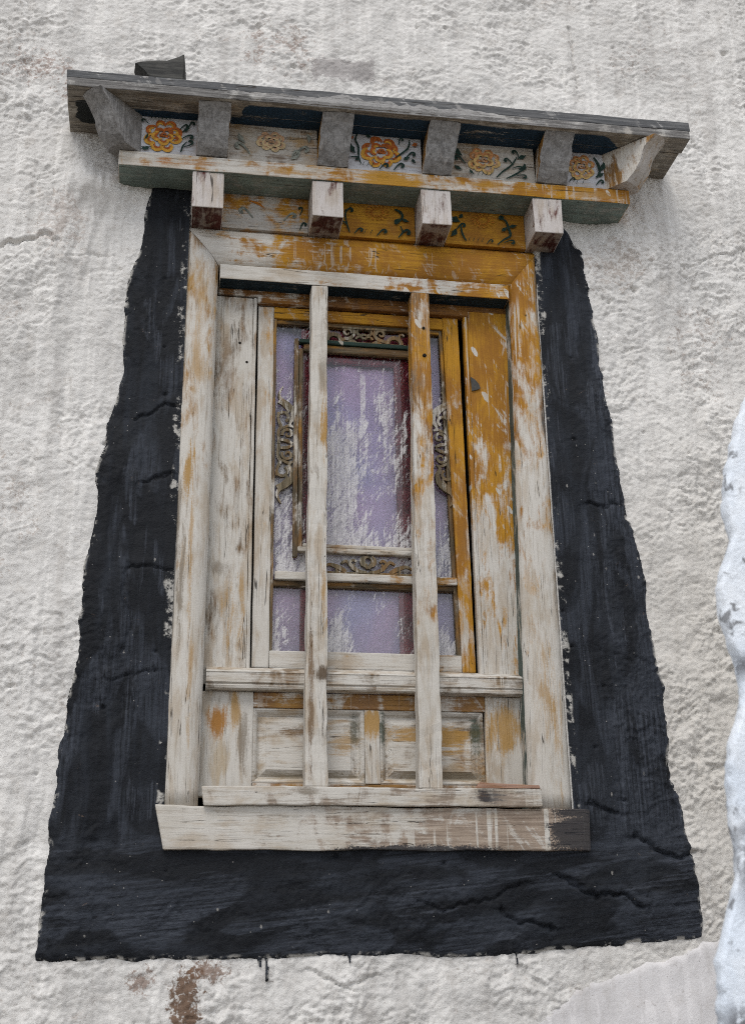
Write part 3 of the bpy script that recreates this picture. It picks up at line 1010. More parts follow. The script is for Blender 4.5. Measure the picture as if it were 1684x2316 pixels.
mb = MB(M_strip, M_blue)
mb.hexa([(-.400, .004, 1.4065), (.4055, .004, 1.404), (.4055, .105, 1.404), (-.400, .105, 1.4065),
         (-.400, .004, 1.4505), (.4055, .004, 1.4505), (.4055, .105, 1.4505), (-.400, .105, 1.4505)],
        facemat=lambda n_: 1 if n_.z < -.5 else 0, wob=.0012, bev=.0022)
wb(mb, 'lintel_strip', label='white to yellow strip under the header, its underside dark blue')

mb = MB(M_sill)
mb.hexa([(-.486, -.009, -.100), (.521, -.009, -.099), (.521, .09, -.099), (-.486, .09, -.100),
         (-.508, -.009, -.0008), (.524, -.009, -.0008), (.524, .09, -.0008), (-.508, .09, -.0008)], wob=.0030, bev=.004, cut=.02)
wb(mb, 'sill')
mb = MB(M_lstr)
mb.hexa([(-.398, -.022, -.0005), (.404, -.022, .002), (.404, -.002, .002), (-.398, -.002, -.0005),
         (-.404, -.022, .0425), (.405, -.022, .0435), (.405, -.002, .0435), (-.404, -.002, .0425)], wob=.0022, bev=.003, cut=.02)
ls = wb(mb, 'sill_batten')
# dark backing of the reveal (frame depth behind the boards)
mb = MB(M_dark)
mb.box(-.47, .47, .180, .190, -.08, 1.56, bev=0, wob=0)
wb(mb, 'back_board')

# upright side boards with a bead
for sgn in (-1, 1):
    mb = MB(M_bdl if sgn < 0 else M_bdr)
    if sgn < 0:
        mb.box(-.412, -.304, .060, .080, .30, 1.3835, wob=.0014, seed=3)
        mb.box(-.3035, -.2945, .0565, .080, .30, 1.3835, wob=.001, seed=4, bev=.0035)
    else:
        mb.box(.2965, .425, .060, .080, .30, 1.400, wob=.0014, seed=5)
        mb.box(.284, .296, .0565, .080, .30, 1.390, wob=.001, seed=6, bev=.004)
    b = wb(mb, 'side_board', label='white side board with brown streaks' if sgn < 0 else 'yellow side board splashed and dripped with white')
    if sgn < 0:
        for hx, hz in ((-.339, 1.242), (-.319, 1.185)):
            q = MB(M_dark)
            q.loft([[(hx + r_ * math.cos(a), y_, hz + r_ * math.sin(a)) for a in np.linspace(0, 2 * math.pi, 9)[:-1]] for r_, y_ in ((.0036, .0606), (.0034, .0584), (.0018, .0574))])
            wb(q, 'nail', b)
    else:
        q = MB(flat('rusty_sheet_metal', (.035, .033, .028), .55, .3, 90, .4))
        q.loft([[(.297, y_, 1.181), (.311, y_, 1.172), (.320, y_, 1.160), (.3235, y_, 1.148), (.312, y_, 1.141), (.299, y_, 1.138)] for y_ in (.0585, .056)], smooth=False)
        wb(q, 'metal_tab', b)

mb = MB(M_hr)
mb.box(-.400, .41, .058, .090, 1.3885, 1.412, seed=8, wob=.001)
mb.box(-.293, .30, .052, .080, 1.3675, 1.3875, seed=9, wob=.001, bev=.005)
wb(mb, 'head_rail')

# sash
mb = MB(M_sv, M_sh, M_sm)
mb.box(-.2895, -.2465, .068, .095, .346, 1.3645, mat=0, seed=10)
mb.hexa([(.243, .068, .346), (.2785, .068, .346), (.2785, .095, .346), (.243, .095, .346),
         (.2255, .068, 1.378), (.271, .068, 1.378), (.271, .095, 1.378), (.2255, .095, 1.378)], mat=0, seed=11)
mb.box(-.246, .2265, .0685, .095, 1.331, 1.3655, mat=1, seed=12)
mb.box(-.246, .2425, .0685, .095, .346, .392, mat=2, seed=13)
sash = wb(mb, 'sash', label='glazed sash, left stile white, right stile yellow with white splashes')
mb = MB(M_sm)
mb.box(-.2345, .2385, .064, .095, .577, .598, seed=14, wob=.0012)
wb(mb, 'mid_rail', sash)
mb = MB(M_brownz, M_brown)                              # dark bead round the glass
mb.box(-.2475, -.2385, .0705, .097, .392, 1.331, mat=0, seed=15, bev=.002)
mb.hexa([(.233, .076, .392), (.2425, .076, .392), (.2425, .097, .392), (.233, .097, .392),
         (.216, .076, 1.331), (.2255, .076, 1.331), (.2255, .097, 1.331), (.216, .097, 1.331)], mat=0, seed=16, bev=.002)
mb.box(-.238, .2165, .076, .097, 1.318, 1.3305, mat=1, seed=17, bev=.002)
mb.box(-.238, .2305, .076, .097, .562, .5765, mat=1, seed=18, bev=.002)
wb(mb, 'glazing_bead', sash)


def glass_mat(smeared):
    t = T('paint_smeared_glass' if smeared else 'clear_glass')
    p = t.coord(WIN_OFF)
    xs = t.xyz(p)
    rp = t.rot(p, rad(-30))
    a = t.noise(t.vmul(rp, (1, 1, .26)), 80, 6, .68, 1.4)
    b = t.noise(t.vmul(p, (1, 1, .07)), 120, 4, .6, .5)
    c = t.noise(t.vmul(t.rot(p, rad(-22)), (1, 1, .35)), 12, 4, .6, .8)
    d = t.noise(p, 240, 4, .7)
    e = t.noise(t.vmul(p, (1, 1, .03)), 40, 2, .5, .1)
    s_ = t.add(t.add(t.mul(a, .36), t.mul(b, .22)), t.add(t.mul(c, .34), t.mul(d, .08)))
    # thick runs in the middle left, much of it low down on each pane, little at the head
    b1 = t.mul(t.blob(p, -.06, .87, .10, .34), .16)
    b2 = t.mul(t.blob(p, .06, .98, .09, .26), .09)
    b3 = t.mul(t.sm(xs[2], .80, .66), .10)
    b3 = t.mul(b3, t.sm(xs[2], .58, .60))
    b4 = t.mul(t.blob(p, -.215, .92, .05, .32), .14)
    b5 = t.mul(t.blob(p, -.07, .42, .05, .10), .17)
    b6 = t.mul(t.blob(p, .19, .42, .07, .09), .16)
    b7 = t.mul(t.blob(p, -.23, .42, .06, .14), .12)
    bias = t.add(t.add(t.add(b1, b2), t.add(b3, b4)), t.add(t.add(b5, b6), b7))
    m = t.sm(t.add(s_, bias), .525, .615)
    run = t.mul(t.sm(e, .60, .625), t.mul(t.blob(p, -.04, 1.0, .10, .28), 1.0))
    run = t.mul(t.sm(run, .08, .2), t.sm(a, .34, .46))
    m = t.mt('MAXIMUM', m, t.mul(run, .9))
    m = t.mul(m, t.add(.46, t.mul(t.sm(t.add(t.mul(d, .5), t.mul(b, .5)), .42, .58), .42)))
    film = t.mul(t.sm(xs[2], 1.32, .4), .10)
    m = t.mt('MAXIMUM', m, film)
    paint = t.node('ShaderNodeBsdfPrincipled')
    t.put(paint.inputs['Base Color'], t.mix(t.sm(a, .38, .60), (.50, .485, .495), (.66, .645, .64)))
    paint.inputs['Roughness'].default_value = .7
    t.put(paint.inputs['Normal'], t.bump(t.add(t.mul(m, .8), t.mul(t.add(a, b), .5)), .35, .002))
    tr = t.node('ShaderNodeBsdfTransparent')
    tr.inputs['Color'].default_value = (.985, .99, .99, 1)
    gl = t.node('ShaderNodeBsdfGlossy')
    gl.inputs['Roughness'].default_value = .08
    fr = t.node('ShaderNodeFresnel')
    fr.inputs['IOR'].default_value = 1.5
    m1 = t.node('ShaderNodeMixShader')
    t.put(m1.inputs[0], fr.outputs[0])
    t.t.links.new(tr.outputs[0], m1.inputs[1])
    t.t.links.new(gl.outputs[0], m1.inputs[2])
    if not smeared:
        t.t.links.new(m1.outputs[0], t.out.inputs['Surface'])
        return t.m
    m2 = t.node('ShaderNodeMixShader')
    t.put(m2.inputs[0], m)
    t.t.links.new(m1.outputs[0], m2.inputs[1])
    t.t.links.new(paint.outputs[0], m2.inputs[2])
    t.t.links.new(m2.outputs[0], t.out.inputs['Surface'])
    return t.m


MG, MGC = glass_mat(True), glass_mat(False)
for z0, z1, xr in ((.585, 1.335, .232), (.388, .582, .238)):
    mb = MB(MG, MGC)
    mb.box(-.242, xr, .0865, .0890, z0, z1, bev=0, wob=0, cut=9, facemat=lambda n_: 0 if n_.y < -.5 else 1)
    wb(mb, 'glass_pane', sash)

# carved frame in front of the upper pane
mb = MB(M_brownz, M_brown, worn('x', -.12, 0, 0, .3, base=(.020, .045, .035), base2=(.014, .030, .022), name='dark_green_paint', splat=.8))
mb.box(-.190, -.178, .066, .086, .640, 1.272, mat=0, seed=20, bev=.003)
mb.box(-.1775, -.165, .071, .086, .655, 1.245, mat=0, seed=21, bev=.004)
mb.box(.149, .161, .071, .086, .655, 1.245, mat=0, seed=23, bev=.004)
mb.box(.1615, .173, .066, .086, .640, 1.272, mat=0, seed=22, bev=.003)
mb.box(-.1775, .161, .066, .086, 1.2595, 1.2715, mat=2, seed=24, bev=.003)
mb.box(-.164, .1485, .071, .086, 1.2365, 1.259, mat=1, seed=25, bev=.005)
wb(mb, 'carved_frame', sash)
mb = MB(M_led)
mb.box(-.1775, .161, .066, .086, .6535, .667, mat=0, seed=26, bev=.003)
mb.box(-.164, .1485, .070, .086, .6675, .678, mat=0, seed=27, bev=.003)
wb(mb, 'frame_foot', sash)


def spiral(cx_, cz_, r0, r1, a0, a1, n_=18):
    return [(cx_ + (r0 + (r1 - r0) * i / n_) * math.cos(rad(a0 + (a1 - a0) * i / n_)),
             cz_ + (r0 + (r1 - r0) * i / n_) * math.sin(rad(a0 + (a1 - a0) * i / n_))) for i in range(n_ + 1)]


def tp(n_, a, b, c=None):
    if c is None:
        return [a + (b - a) * i / (n_ - 1) for i in range(n_)]
    return [a + (b - a) * (2 * i / (n_ - 1)) if i < n_ / 2 else b + (c - b) * (2 * i / (n_ - 1) - 1) for i in range(n_)]


def curve(pts, n_=16):
    """smooth polyline through pts (Catmull-Rom)"""
    P = [pts[0]] + list(pts) + [pts[-1]]
    out = []
    segs = len(pts) - 1
    per = max(2, n_ // segs)
    for i in range(segs):
        p0, p1, p2, p3 = P[i:i + 4]
        for k_ in range(per):
            t_ = k_ / per
            out.append(tuple(.5 * (2 * p1[j] + (p2[j] - p0[j]) * t_ + (2 * p0[j] - 5 * p1[j] + 4 * p2[j] - p3[j]) * t_ ** 2 +
                                   (-p0[j] + 3 * p1[j] - 3 * p2[j] + p3[j]) * t_ ** 3) for j in (0, 1)))
    out.append(pts[-1])
    return out


class Fret:
    def __init__(s, y, th):
        s.mb, s.y, s.th, s.k = MB(M_fret), y, th, 0

    def r(s, pts, wid):
        s.k += 1
        if isinstance(wid, tuple):
            wid = tp(len(pts), *wid)
        s.mb.ribbon(pts, wid, s.y + .00035 * (s.k % 9), s.th - .0004 * (s.k % 7))


# head fret
f = Fret(.070, .010)
c0 = .004
for s_ in (-1, 1):
    def mx(L): return [(c0 + s_ * a, b) for a, b in L]
    f.r(mx(spiral(.083, 1.2755, .021, .017, -5, 185)), .011)
    f.r(mx(spiral(.107, 1.300, .010, .004, 230, 20)), .006)
    f.r(mx(spiral(.047, 1.3035, .0135, .004, 190, -170)), (.007, .0075, .004))
    f.r(mx(curve([(.067, 1.276), (.055, 1.282), (.040, 1.286), (.028, 1.300), (.030, 1.315)])), (.008, .010, .006))
    f.r(mx(curve([(.018, 1.318), (.020, 1.304), (.010, 1.297), (.0, 1.300)])), (.005, .008, .005))
    f.r(mx(spiral(.0125, 1.283, .0105, .010, 10, 170)), .006)
    f.r(mx(curve([(.022, 1.274), (.034, 1.278), (.048, 1.274)])), (.004, .009, .004))
    f.r(mx([(.0, 1.273), (.06, 1.273), (.118, 1.2725)]), .005)
    f.r(mx([(.004, 1.317), (.03, 1.3175), (.062, 1.317)]), .006)
wb(f.mb, 'fretwork', sash, label='scroll carved strip at the head of the pane')
# foot fret
f = Fret(.070, .010)
for s_ in (-1, 1):
    def mx(L): return [(.006 + s_ * a, b) for a, b in L]
    f.r(mx(spiral(.0, .636, .012, .011, 90, -80)), (.006, .007, .005))
    f.r(mx(curve([(.010, .650), (.018, .640), (.016, .628), (.006, .622), (.0, .616)])), (.004, .009, .008))
    f.r(mx(curve([(.004, .606), (.022, .607), (.038, .616), (.056, .634), (.070, .628)])), (.006, .011, .005))
    f.r(mx(spiral(.040, .628, .0105, .003, 150, -200)), (.0065, .0065, .003))
    f.r(mx(curve([(.058, .605), (.066, .611), (.080, .618), (.100, .624), (.118, .616)])), (.010, .012, .003))
    f.r(mx(spiral(.076, .609, .009, .003, 120, -150)), (.006, .006, .003))
    f.r(mx([(.0, .6025), (.06, .602), (.122, .6025)]), .006)
wb(f.mb, 'fretwork', sash, label='scroll carved strip at the foot of the pane')
# side frets
for sgn, xa, zc_, tilt in ((1, -.236, .957, .012), (-1, .239, .969, -.030)):
    f = Fret(.073, .009)
    for s_ in (-1, 1):
        def mx(L): return [(xa + sgn * a + tilt * 0 - (.035 * (b * s_) if sgn < 0 else -.008 * b * s_), zc_ + s_ * b) for a, b in L]
        f.r(mx(curve([(.016, .170), (.006, .150), (.010, .132), (.028, .118), (.042, .100), (.044, .078), (.036, .064), (.038, .056)])), (.003, .016, .006))
        f.r(mx(curve([(.004, .124), (.018, .116), (.030, .100), (.028, .086)])), (.010, .010, .003))
        f.r(mx(spiral(.018, .078, .0145, .0135, 190, -60)), .0075)
        f.r(mx(curve([(.004, .092), (.005, .070), (.012, .050), (.006, .034), (.008, .0)])), (.006, .009, .008))
        f.r(mx(spiral(.031, .030, .0155, .004, 200, -190)), (.008, .0075, .004))
        f.r(mx(curve([(.016, .046), (.034, .054), (.046, .050)])), (.006, .008, .004))
        f.r(mx(curve([(.010, .012), (.028, .010), (.044, .002)])), (.006, .009, .006))
    wb(f.mb, 'fretwork', sash, label='carved scroll beside the pane, %s stile' % ('left' if sgn > 0 else 'right'))

# inner dark red casement seen through the glass
mb = MB(M_red)
mb.box(-.167, -.102, .099, .114, .39, 1.36, seed=30)
mb.box(.091, .159, .099, .114, .39, 1.36, seed=31)
mb.box(-.1015, .0905, .099, .114, 1.222, 1.36, seed=32)
wb(mb, 'inner_casement', label='dark red inner window frame behind the glass')

# bars
for (xt0, xt1, xb0, xb1, m_, sd_) in ((-.150, -.107, -.164, -.111, M_bar1, 41), (.125, .176, .110, .167, M_bar2, 43)):
    mb = MB(m_)
    z0, z1, y0, y1 = .0445, 1.4045, .0, .050
    mb.hexa([(xb0, y0, z0), (xb1, y0, z0), (xb1, y1, z0), (xb0, y1, z0),
             (xt0, y0 + .002, z1), (xt1, y0 + .002, z1), (xt1, y1, z1), (xt0, y1, z1)], bev=.0035, wob=.0034, cut=.02, seed=sd_)
    br = wb(mb, 'window_bar', label='left upright bar, nearly all white' if sd_ == 41 else 'right upright bar, yellow and mottled above, white below')
    if sd_ == 43:
        for hx, hz, r_ in ((.157, 1.292, .0048), (.157, 1.208, .006)):
            q = MB(M_dark)
            q.loft([[(hx + k_ * r_ * math.cos(a), y_, hz + k_ * r_ * math.sin(a)) for a in np.linspace(0, 2 * math.pi, 7)[:-1]] for k_, y_ in ((1, .004), (.9, -.0012), (.5, -.0022))])
            wb(q, 'nail', br)

# ledge between sash and apron
mb = MB(M_led)
rings = []
for x_ in np.linspace(-.401, .3945, 40):
    prof = [(.062, .3445), (.030, .3285), (.0285, .325), (.0300, .3235), (.0300, .300), (.0345, .297), (.032, .293), (.0335, .2865), (.040, .284), (.062, .284)]
    rings.append([Vector((x_, y_, z_)) + mnoise.noise_vector(Vector((x_ * 12, y_ * 60, z_ * 40))) * .0011 for y_, z_ in prof])
mb.loft(rings, smooth=False)
wb(mb, 'ledge')

# apron panel below
mb = MB(M_apv, M_aph)
mb.box(-.412, -.284, .060, .085, .03, .2835, mat=0, seed=50)
mb.hexa([(.288, .060, .03), (.400, .060, .03), (.400, .085, .03), (.288, .085, .03),
         (.296, .060, .2835), (.405, .060, .2835), (.405, .085, .2835), (.296, .085, .2835)], mat=0, seed=51)
mb.box(-.2835, .295, .0605, .085, .245, .2835, mat=1, seed=52)
mb.box(-.2835, .290, .0605, .085, .03, .0625, mat=1, seed=53)
mb.box(-.010, .0275, .0610, .085, .063, .2445, mat=0, seed=54)
ap = wb(mb, 'apron')
for x0, x1 in ((-.2835, -.0105), (.028, .2890)):
    mb = MB(M_pan, M_aph)
    za, zb_ = .063, .2445
    cx_ = [x0, x1]
    def rect(i, y): return [(x0 + i, y, za + i), (x1 - i, y, za + i), (x1 - i, y, zb_ - i), (x0 + i, y, zb_ - i)]
    # moulded edge, sunk groove, bevel, raised field
    R_ = [rect(0, .085), rect(0, .0655), rect(.004, .064), rect(.009, .068), rect(.014, .076), rect(.017, .078), rect(.032, .070), rect(.0335, .068)]
    vv = [[mb.bm.verts.new(p) for p in r] for r in R_]
    for a, b in zip(vv[:-1], vv[1:]):
        for i in range(4):
            mb.bm.faces.new((a[i], a[(i + 1) % 4], b[(i + 1) % 4], b[i]))
    mb.bm.faces.new(vv[-1])
    mb.bm.faces.new(vv[0][::-1])
    wb(mb, 'panel', ap)

# ------------------------------------------------------------------ curtain behind the glass
def curtain_mat():
    t = T('lilac_cloth')
    p = t.coord()
    n = t.noise(t.vmul(p, (1, 1, .6)), 5, 3, .5, .5)
    c = t.mix(t.sm(n, .36, .62), (.62, .58, .92), (.82, .58, .87))
    c = t.mix(t.sm(t.noise(p, 160, 4, .7), .4, .7), c, t.mix(.5, c, (.70, .62, .85)))
    t.bsdf(c, .7, None, .3)
    return t.m


mb = MB(curtain_mat())
rings = []
for x_ in np.linspace(-.262, .257, 50):
    y_ = .124 + .003 * math.sin(x_ * 34) + .003 * math.sin(x_ * 71 + 1)
    rings.append([(x_, y_, .05), (x_, y_ + .002, .05), (x_, y_ + .002, 1.40), (x_, y_, 1.40)])
mb.loft(rings)
tag(mb.build('curtain', off=(0, .124, .05)), 'lilac cloth hanging behind the window glass', 'curtain').location = (0, .124, .05)

# loose wedge of wood on the batten
mb = MB(worn('x', -.2, 0, 0, -.3, wood1=(.25, .14, .10), wood2=(.42, .27, .20), off=(0, 0, 0), name='reddish_bare_wood'))
mb.hexa([(.244, -.020, .0435), (.402, -.020, .0445), (.402, -.003, .0445), (.244, -.003, .0435),
         (.254, -.020, .0575), (.399, -.020, .0520), (.399, -.003, .0520), (.254, -.003, .0575)], bev=.001, wob=.0012)
o = mb.build('wood_offcut', off=(.32, -.011, .0435))
o.location = (.32, -.011, .0435)
tag(o, 'thin reddish wedge of wood lying on the right end of the sill batten', 'wood offcut')

# ------------------------------------------------------------------ canopy
can = empty('window_canopy', CAN_OFF, 'two tiered wooden canopy with corbels, rafters and painted flower panels above the window', 'canopy')
can.rotation_euler = (0, -.008, 0)


def cb(mb, name, parent=None, label=None):
    return mb.build(name, parent or can, CAN_OFF, label=label)


def rough_extra(t, p, col, fine, low, grain):
    n = t.add(t.mul(t.noise(p, 42, 6, .7, .5), .7), t.mul(fine, .3))
    return t.mix(t.mul(t.sm(n, .40, .64), .55), col, (.38, .37, .36))


CK = dict(off=CAN_OFF)
M_plank = worn('x', .020, -.10, 0, .24, splat=.9, smear=.8, drip=.6, edge=.055, grime=.5, name='plank_paint', extra=spots(
    (.045, 1.70, .10, .05, (.42, .21, .018), .95, .62), (-.56, 1.705, .03, .02, (.34, .13, .02), .9, .76), (-.46, 1.70, .10, .02, (.34, .15, .03), .85, .86), (-.25, 1.70, .14, .018, (.40, .22, .06), .8, .82),
    (.33, 1.705, .08, .03, (.40, .20, .02), .85, .80), (.49, 1.70, .04, .02, (.33, .14, .02), .9, .74), (.64, 1.70, .12, .02, (.36, .20, .06), .8, .82)), **CK)
M_gund = worn('x', -.07, 0, 0, .5, base=(.21, .265, .235), base2=(.14, .175, .155), white=(.36, .36, .33), grime=.6, smear=.4, edge=.08, name='green_paint', **CK)
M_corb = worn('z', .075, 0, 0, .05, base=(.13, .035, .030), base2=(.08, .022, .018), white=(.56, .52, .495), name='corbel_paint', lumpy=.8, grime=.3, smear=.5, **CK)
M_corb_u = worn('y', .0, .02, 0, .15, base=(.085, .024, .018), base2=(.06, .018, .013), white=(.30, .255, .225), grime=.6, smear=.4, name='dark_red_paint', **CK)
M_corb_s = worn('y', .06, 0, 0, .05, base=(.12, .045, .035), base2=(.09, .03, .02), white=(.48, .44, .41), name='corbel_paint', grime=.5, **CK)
M_raf = worn('z', -.09, 0, 0, -.4, base=(.20, .19, .175), base2=(.13, .12, .11),  wood1=(.13, .125, .12), wood2=(.26, .25, .24), white=(.44, .43, .42), name='dusty_wood', lumpy=1.9, extra=rough_extra, crack=.3, **CK)
M_raf_s = worn('z', -.06, .10, 0, .08, base=(.36, .17, .025), base2=(.17, .09, .03), wood1=(.09, .065, .04), wood2=(.22, .17, .12), name='rafter_side_paint', **CK)
M_rafw = worn('z', .05, 0, 0, .0, white=(.46, .43, .40), lumpy=1.0, smear=.8, grime=.5, name='whitish_rafter', **CK)
M_roof = worn('x', -.22, 0, 0, -.4, base=(.14, .14, .145), base2=(.09, .09, .095), tan=.1,  wood1=(.075, .078, .082), wood2=(.165, .165, .165), white=(.46, .45, .44), splat=.25, smear=.7, lumpy=.5, name='grey_roof_wood', **CK)
M_fas = worn('x', -.055, 0, 0, -.4, base=(.2, .19, .18), base2=(.13, .125, .12), tan=.15,  wood1=(.11, .105, .10), wood2=(.24, .23, .22), white=(.44, .43, .41), lumpy=1.5, smear=.5, name='muddy_fascia', extra=spots((.03, 1.86, .55, .06, (.36, .35, .34), .8, .78)), **CK)


def soffit_extra(t, p, col, fine, low, grain):
    xs = t.xyz(p)
    wob = t.mul(t.sub(low, .5), .05)
    midx = t.mul(t.sm(t.add(xs[0], wob), -.37, -.34), t.sm(t.add(xs[0], wob), .74, .66))
    edge_f = t.sub(-.118, t.mul(midx, .054))
    m = t.sm(t.sub(t.add(xs[1], t.mul(wob, .3)), edge_f), -.002, .004)
    m = t.mul(m, t.mul(t.sm(xs[0], -.655, -.648), t.sm(t.add(xs[0], wob), .78, .74)))
    wn = t.sm(t.add(t.mul(low, .6), t.mul(fine, .4)), .36, .45)
    wn = t.mt('MAXIMUM', wn, t.sm(t.mt('ABSOLUTE', t.sub(xs[0], .05)), .12, .10))
    col = t.mix(t.mul(m, wn), col, (.017, .040, .068))
    bl = t.mul(t.blob(p, -.765, -.0, .07, 9), t.mul(t.sm(xs[1], -.14, -.12), t.sm(xs[1], -.02, -.06)))
    return t.mix(t.sm(t.add(bl, t.mul(t.sub(low, .5), .8)), .35, .45), col, (.016, .018, .017))


M_sof = worn('x', -.03, 0, 0, -.3, wood1=(.14, .125, .105), wood2=(.28, .25, .21), white=(.40, .375, .33), base2=(.2, .165, .12), extra=soffit_extra, name='soffit_paint', grime=.7, **CK)

# lower tier
mb = MB(M_plank, M_gund)
mb.box(-.682, .750, -.095, .045, 1.6795, 1.725, facemat=lambda n_: 1 if n_.z < -.5 else 0, wob=.0016, cut=.03, bev=.002)
cb(mb, 'lower_plank', label='lower eave plank, front yellow and white, underside grey green')
for x0, x1, sd_ in ((-.484, -.400, 1), (-.160, -.074, 2), (.143, .227, 3), (.464, .547, 4)):
    mb = MB(M_corb, M_corb_u, M_corb_s)
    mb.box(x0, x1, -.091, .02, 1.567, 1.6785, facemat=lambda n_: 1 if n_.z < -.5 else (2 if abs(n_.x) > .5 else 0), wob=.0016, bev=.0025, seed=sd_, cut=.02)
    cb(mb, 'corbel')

# painted strokes
P_or = flat('orange_flower_paint', (.36, .095, .018), .7, .3, 120)
P_ye = flat('yellow_flower_paint', (.52, .27, .04), .7, .25, 120)
P_gr = flat('dark_green_leaf_paint', (.014, .034, .026), .7, .3, 120)
P_rd = flat('red_flower_paint', (.30, .085, .02), .7, .3, 120)
PF_or = flat('faded_orange_paint', (.40, .24, .14), .8, .3, 120)
PF_ye = flat('faded_yellow_paint', (.45, .34, .19), .8, .25, 120)
PF_gr = flat('faded_green_paint', (.19, .20, .17), .8, .4, 90)
PW_or = flat('orange_on_yellow_paint', (.36, .125, .015), .75, .3, 120)
PALS = {'full': (P_or, P_ye, P_gr, P_rd), 'faded': (PF_or, PF_ye, PF_gr, PF_or), 'gold': (PW_or, PW_or, P_gr, PW_or),
        'half': (flat('worn_orange_paint', (.40, .18, .07), .8, .4, 100), flat('worn_yellow_paint', (.47, .31, .12), .8, .3, 100), P_gr, PF_or)}


class Art:
    def __init__(s, y, pal, jit):
        s.mb, s.y, s.k = MB(*PALS[pal]), y, 0
        s.r = random.Random(jit)

    def st(s, pts, wid, mat):
        s.k += 1
        if isinstance(wid, tuple):
            wid = tp(len(pts), *wid)
        elif not isinstance(wid, list):
            wid = [wid] * len(pts)
        wid = [w_ * s.r.uniform(.9, 1.12) for w_ in wid]
        s.mb.ribbon(pts, wid, s.y - .00012 * s.k, 0, mat)

    def curl(s, x, z, sz_, flip=1, rot_=0, mat=2):
        """a comma shaped leaf: stem, then a rolled blob"""
        P_ = [(-.9, -1.0), (-.45, -.35), (.05, .25), (.5, .5), (.85, .25), (.75, -.15), (.45, -.12)]
        ca, sa = math.cos(rad(rot_)), math.sin(rad(rot_))
        Q = [(x + sz_ * flip * (a * ca - b * sa), z + sz_ * (a * sa + b * ca)) for a, b in P_]
        s.st(curve(Q, 24), (sz_ * .16, sz_ * .42, sz_ * .5), mat)

    def leaf(s, x, z, L, ang, wd=.4, mat=2):
        pts = [(x + L * t_ * math.cos(rad(ang)) + L * .15 * math.sin(t_ * 3) * math.sin(rad(ang)), z + L * t_ * math.sin(rad(ang))) for t_ in np.linspace(0, 1, 9)]
        s.st(pts, (.0006, L * wd, .0006), mat)

    def flower(s, cx_, cz_, R_, squash=.85):
        # ring of rolled outer petals, then inner ones, drawn as fat arcs
        s.st([(cx_ + .02 * R_, cz_ + R_ * .1), (cx_ + .021 * R_, cz_ - R_ * .1)], R_ * .5, 0)
        for ring_, (n_, rr, pr) in enumerate(((8, .74, .33), (5, .34, .27))):
            for i in range(n_):
                a = 360 * i / n_ + 22 + ring_ * 30 + s.r.uniform(-13, 13)
                rr_, pr_ = rr, pr
                rr, pr = rr * s.r.uniform(.86, 1.1), pr * s.r.uniform(.82, 1.25)
                px_, pz_ = cx_ + R_ * rr * math.cos(rad(a)), cz_ + squash * R_ * rr * math.sin(rad(a))
                low_ = math.sin(rad(a)) < -.1
                arc = spiral(px_, pz_, R_ * pr, R_ * pr * s.r.uniform(.6, .95), a - s.r.uniform(90, 135), a + s.r.uniform(90, 135), 12)
                s.st(arc, (R_ * .10, R_ * .26, R_ * .10), 0 if not low_ else 1)
                arc = spiral(px_, pz_, R_ * pr * .52, R_ * pr * .46, a - 95, a + 95, 9)
                s.st(arc, (R_ * .06, R_ * .15, R_ * .06), (1 if not low_ else 0) if s.r.random() < .8 else 3)
                rr, pr = rr_, pr_
        s.st(spiral(cx_, cz_, R_ * .17, R_ * .05, 20, 330, 12), (R_ * .10, R_ * .14, R_ * .06), 3)

    def ticks(s, x, z, n_, dx, L, mat=2):
        for i in range(n_):
            s.st([(x + i * dx, z), (x + i * dx + L * .45, z + L)], (.0016, .0024, .0012), mat)


M_fp = worn('x', .11, 0, 0, .0, white=(.49, .495, .52), wood1=(.16, .12, .09), wood2=(.30, .25, .20), name='panel_white', grime=.10, crack=.4, **CK)
M_fpf = worn('x', .06, 0, 0, .0, white=(.44, .415, .375), wood1=(.16, .12, .09), wood2=(.30, .25, .20), base=(.36, .24, .12), base2=(.28, .20, .12), smear=.5, name='panel_faded', grime=.6, **CK)
M_fy = worn('x', -.125, 0, 0, .30, name='panel_yellow', smear=.15, crack=.3, **CK)
M_fyw = worn('x', -.03, -.20, 0, .25, white=(.42, .40, .37), smear=.9, edge=.06, name='panel_yellow_washed', grime=.5, **CK)

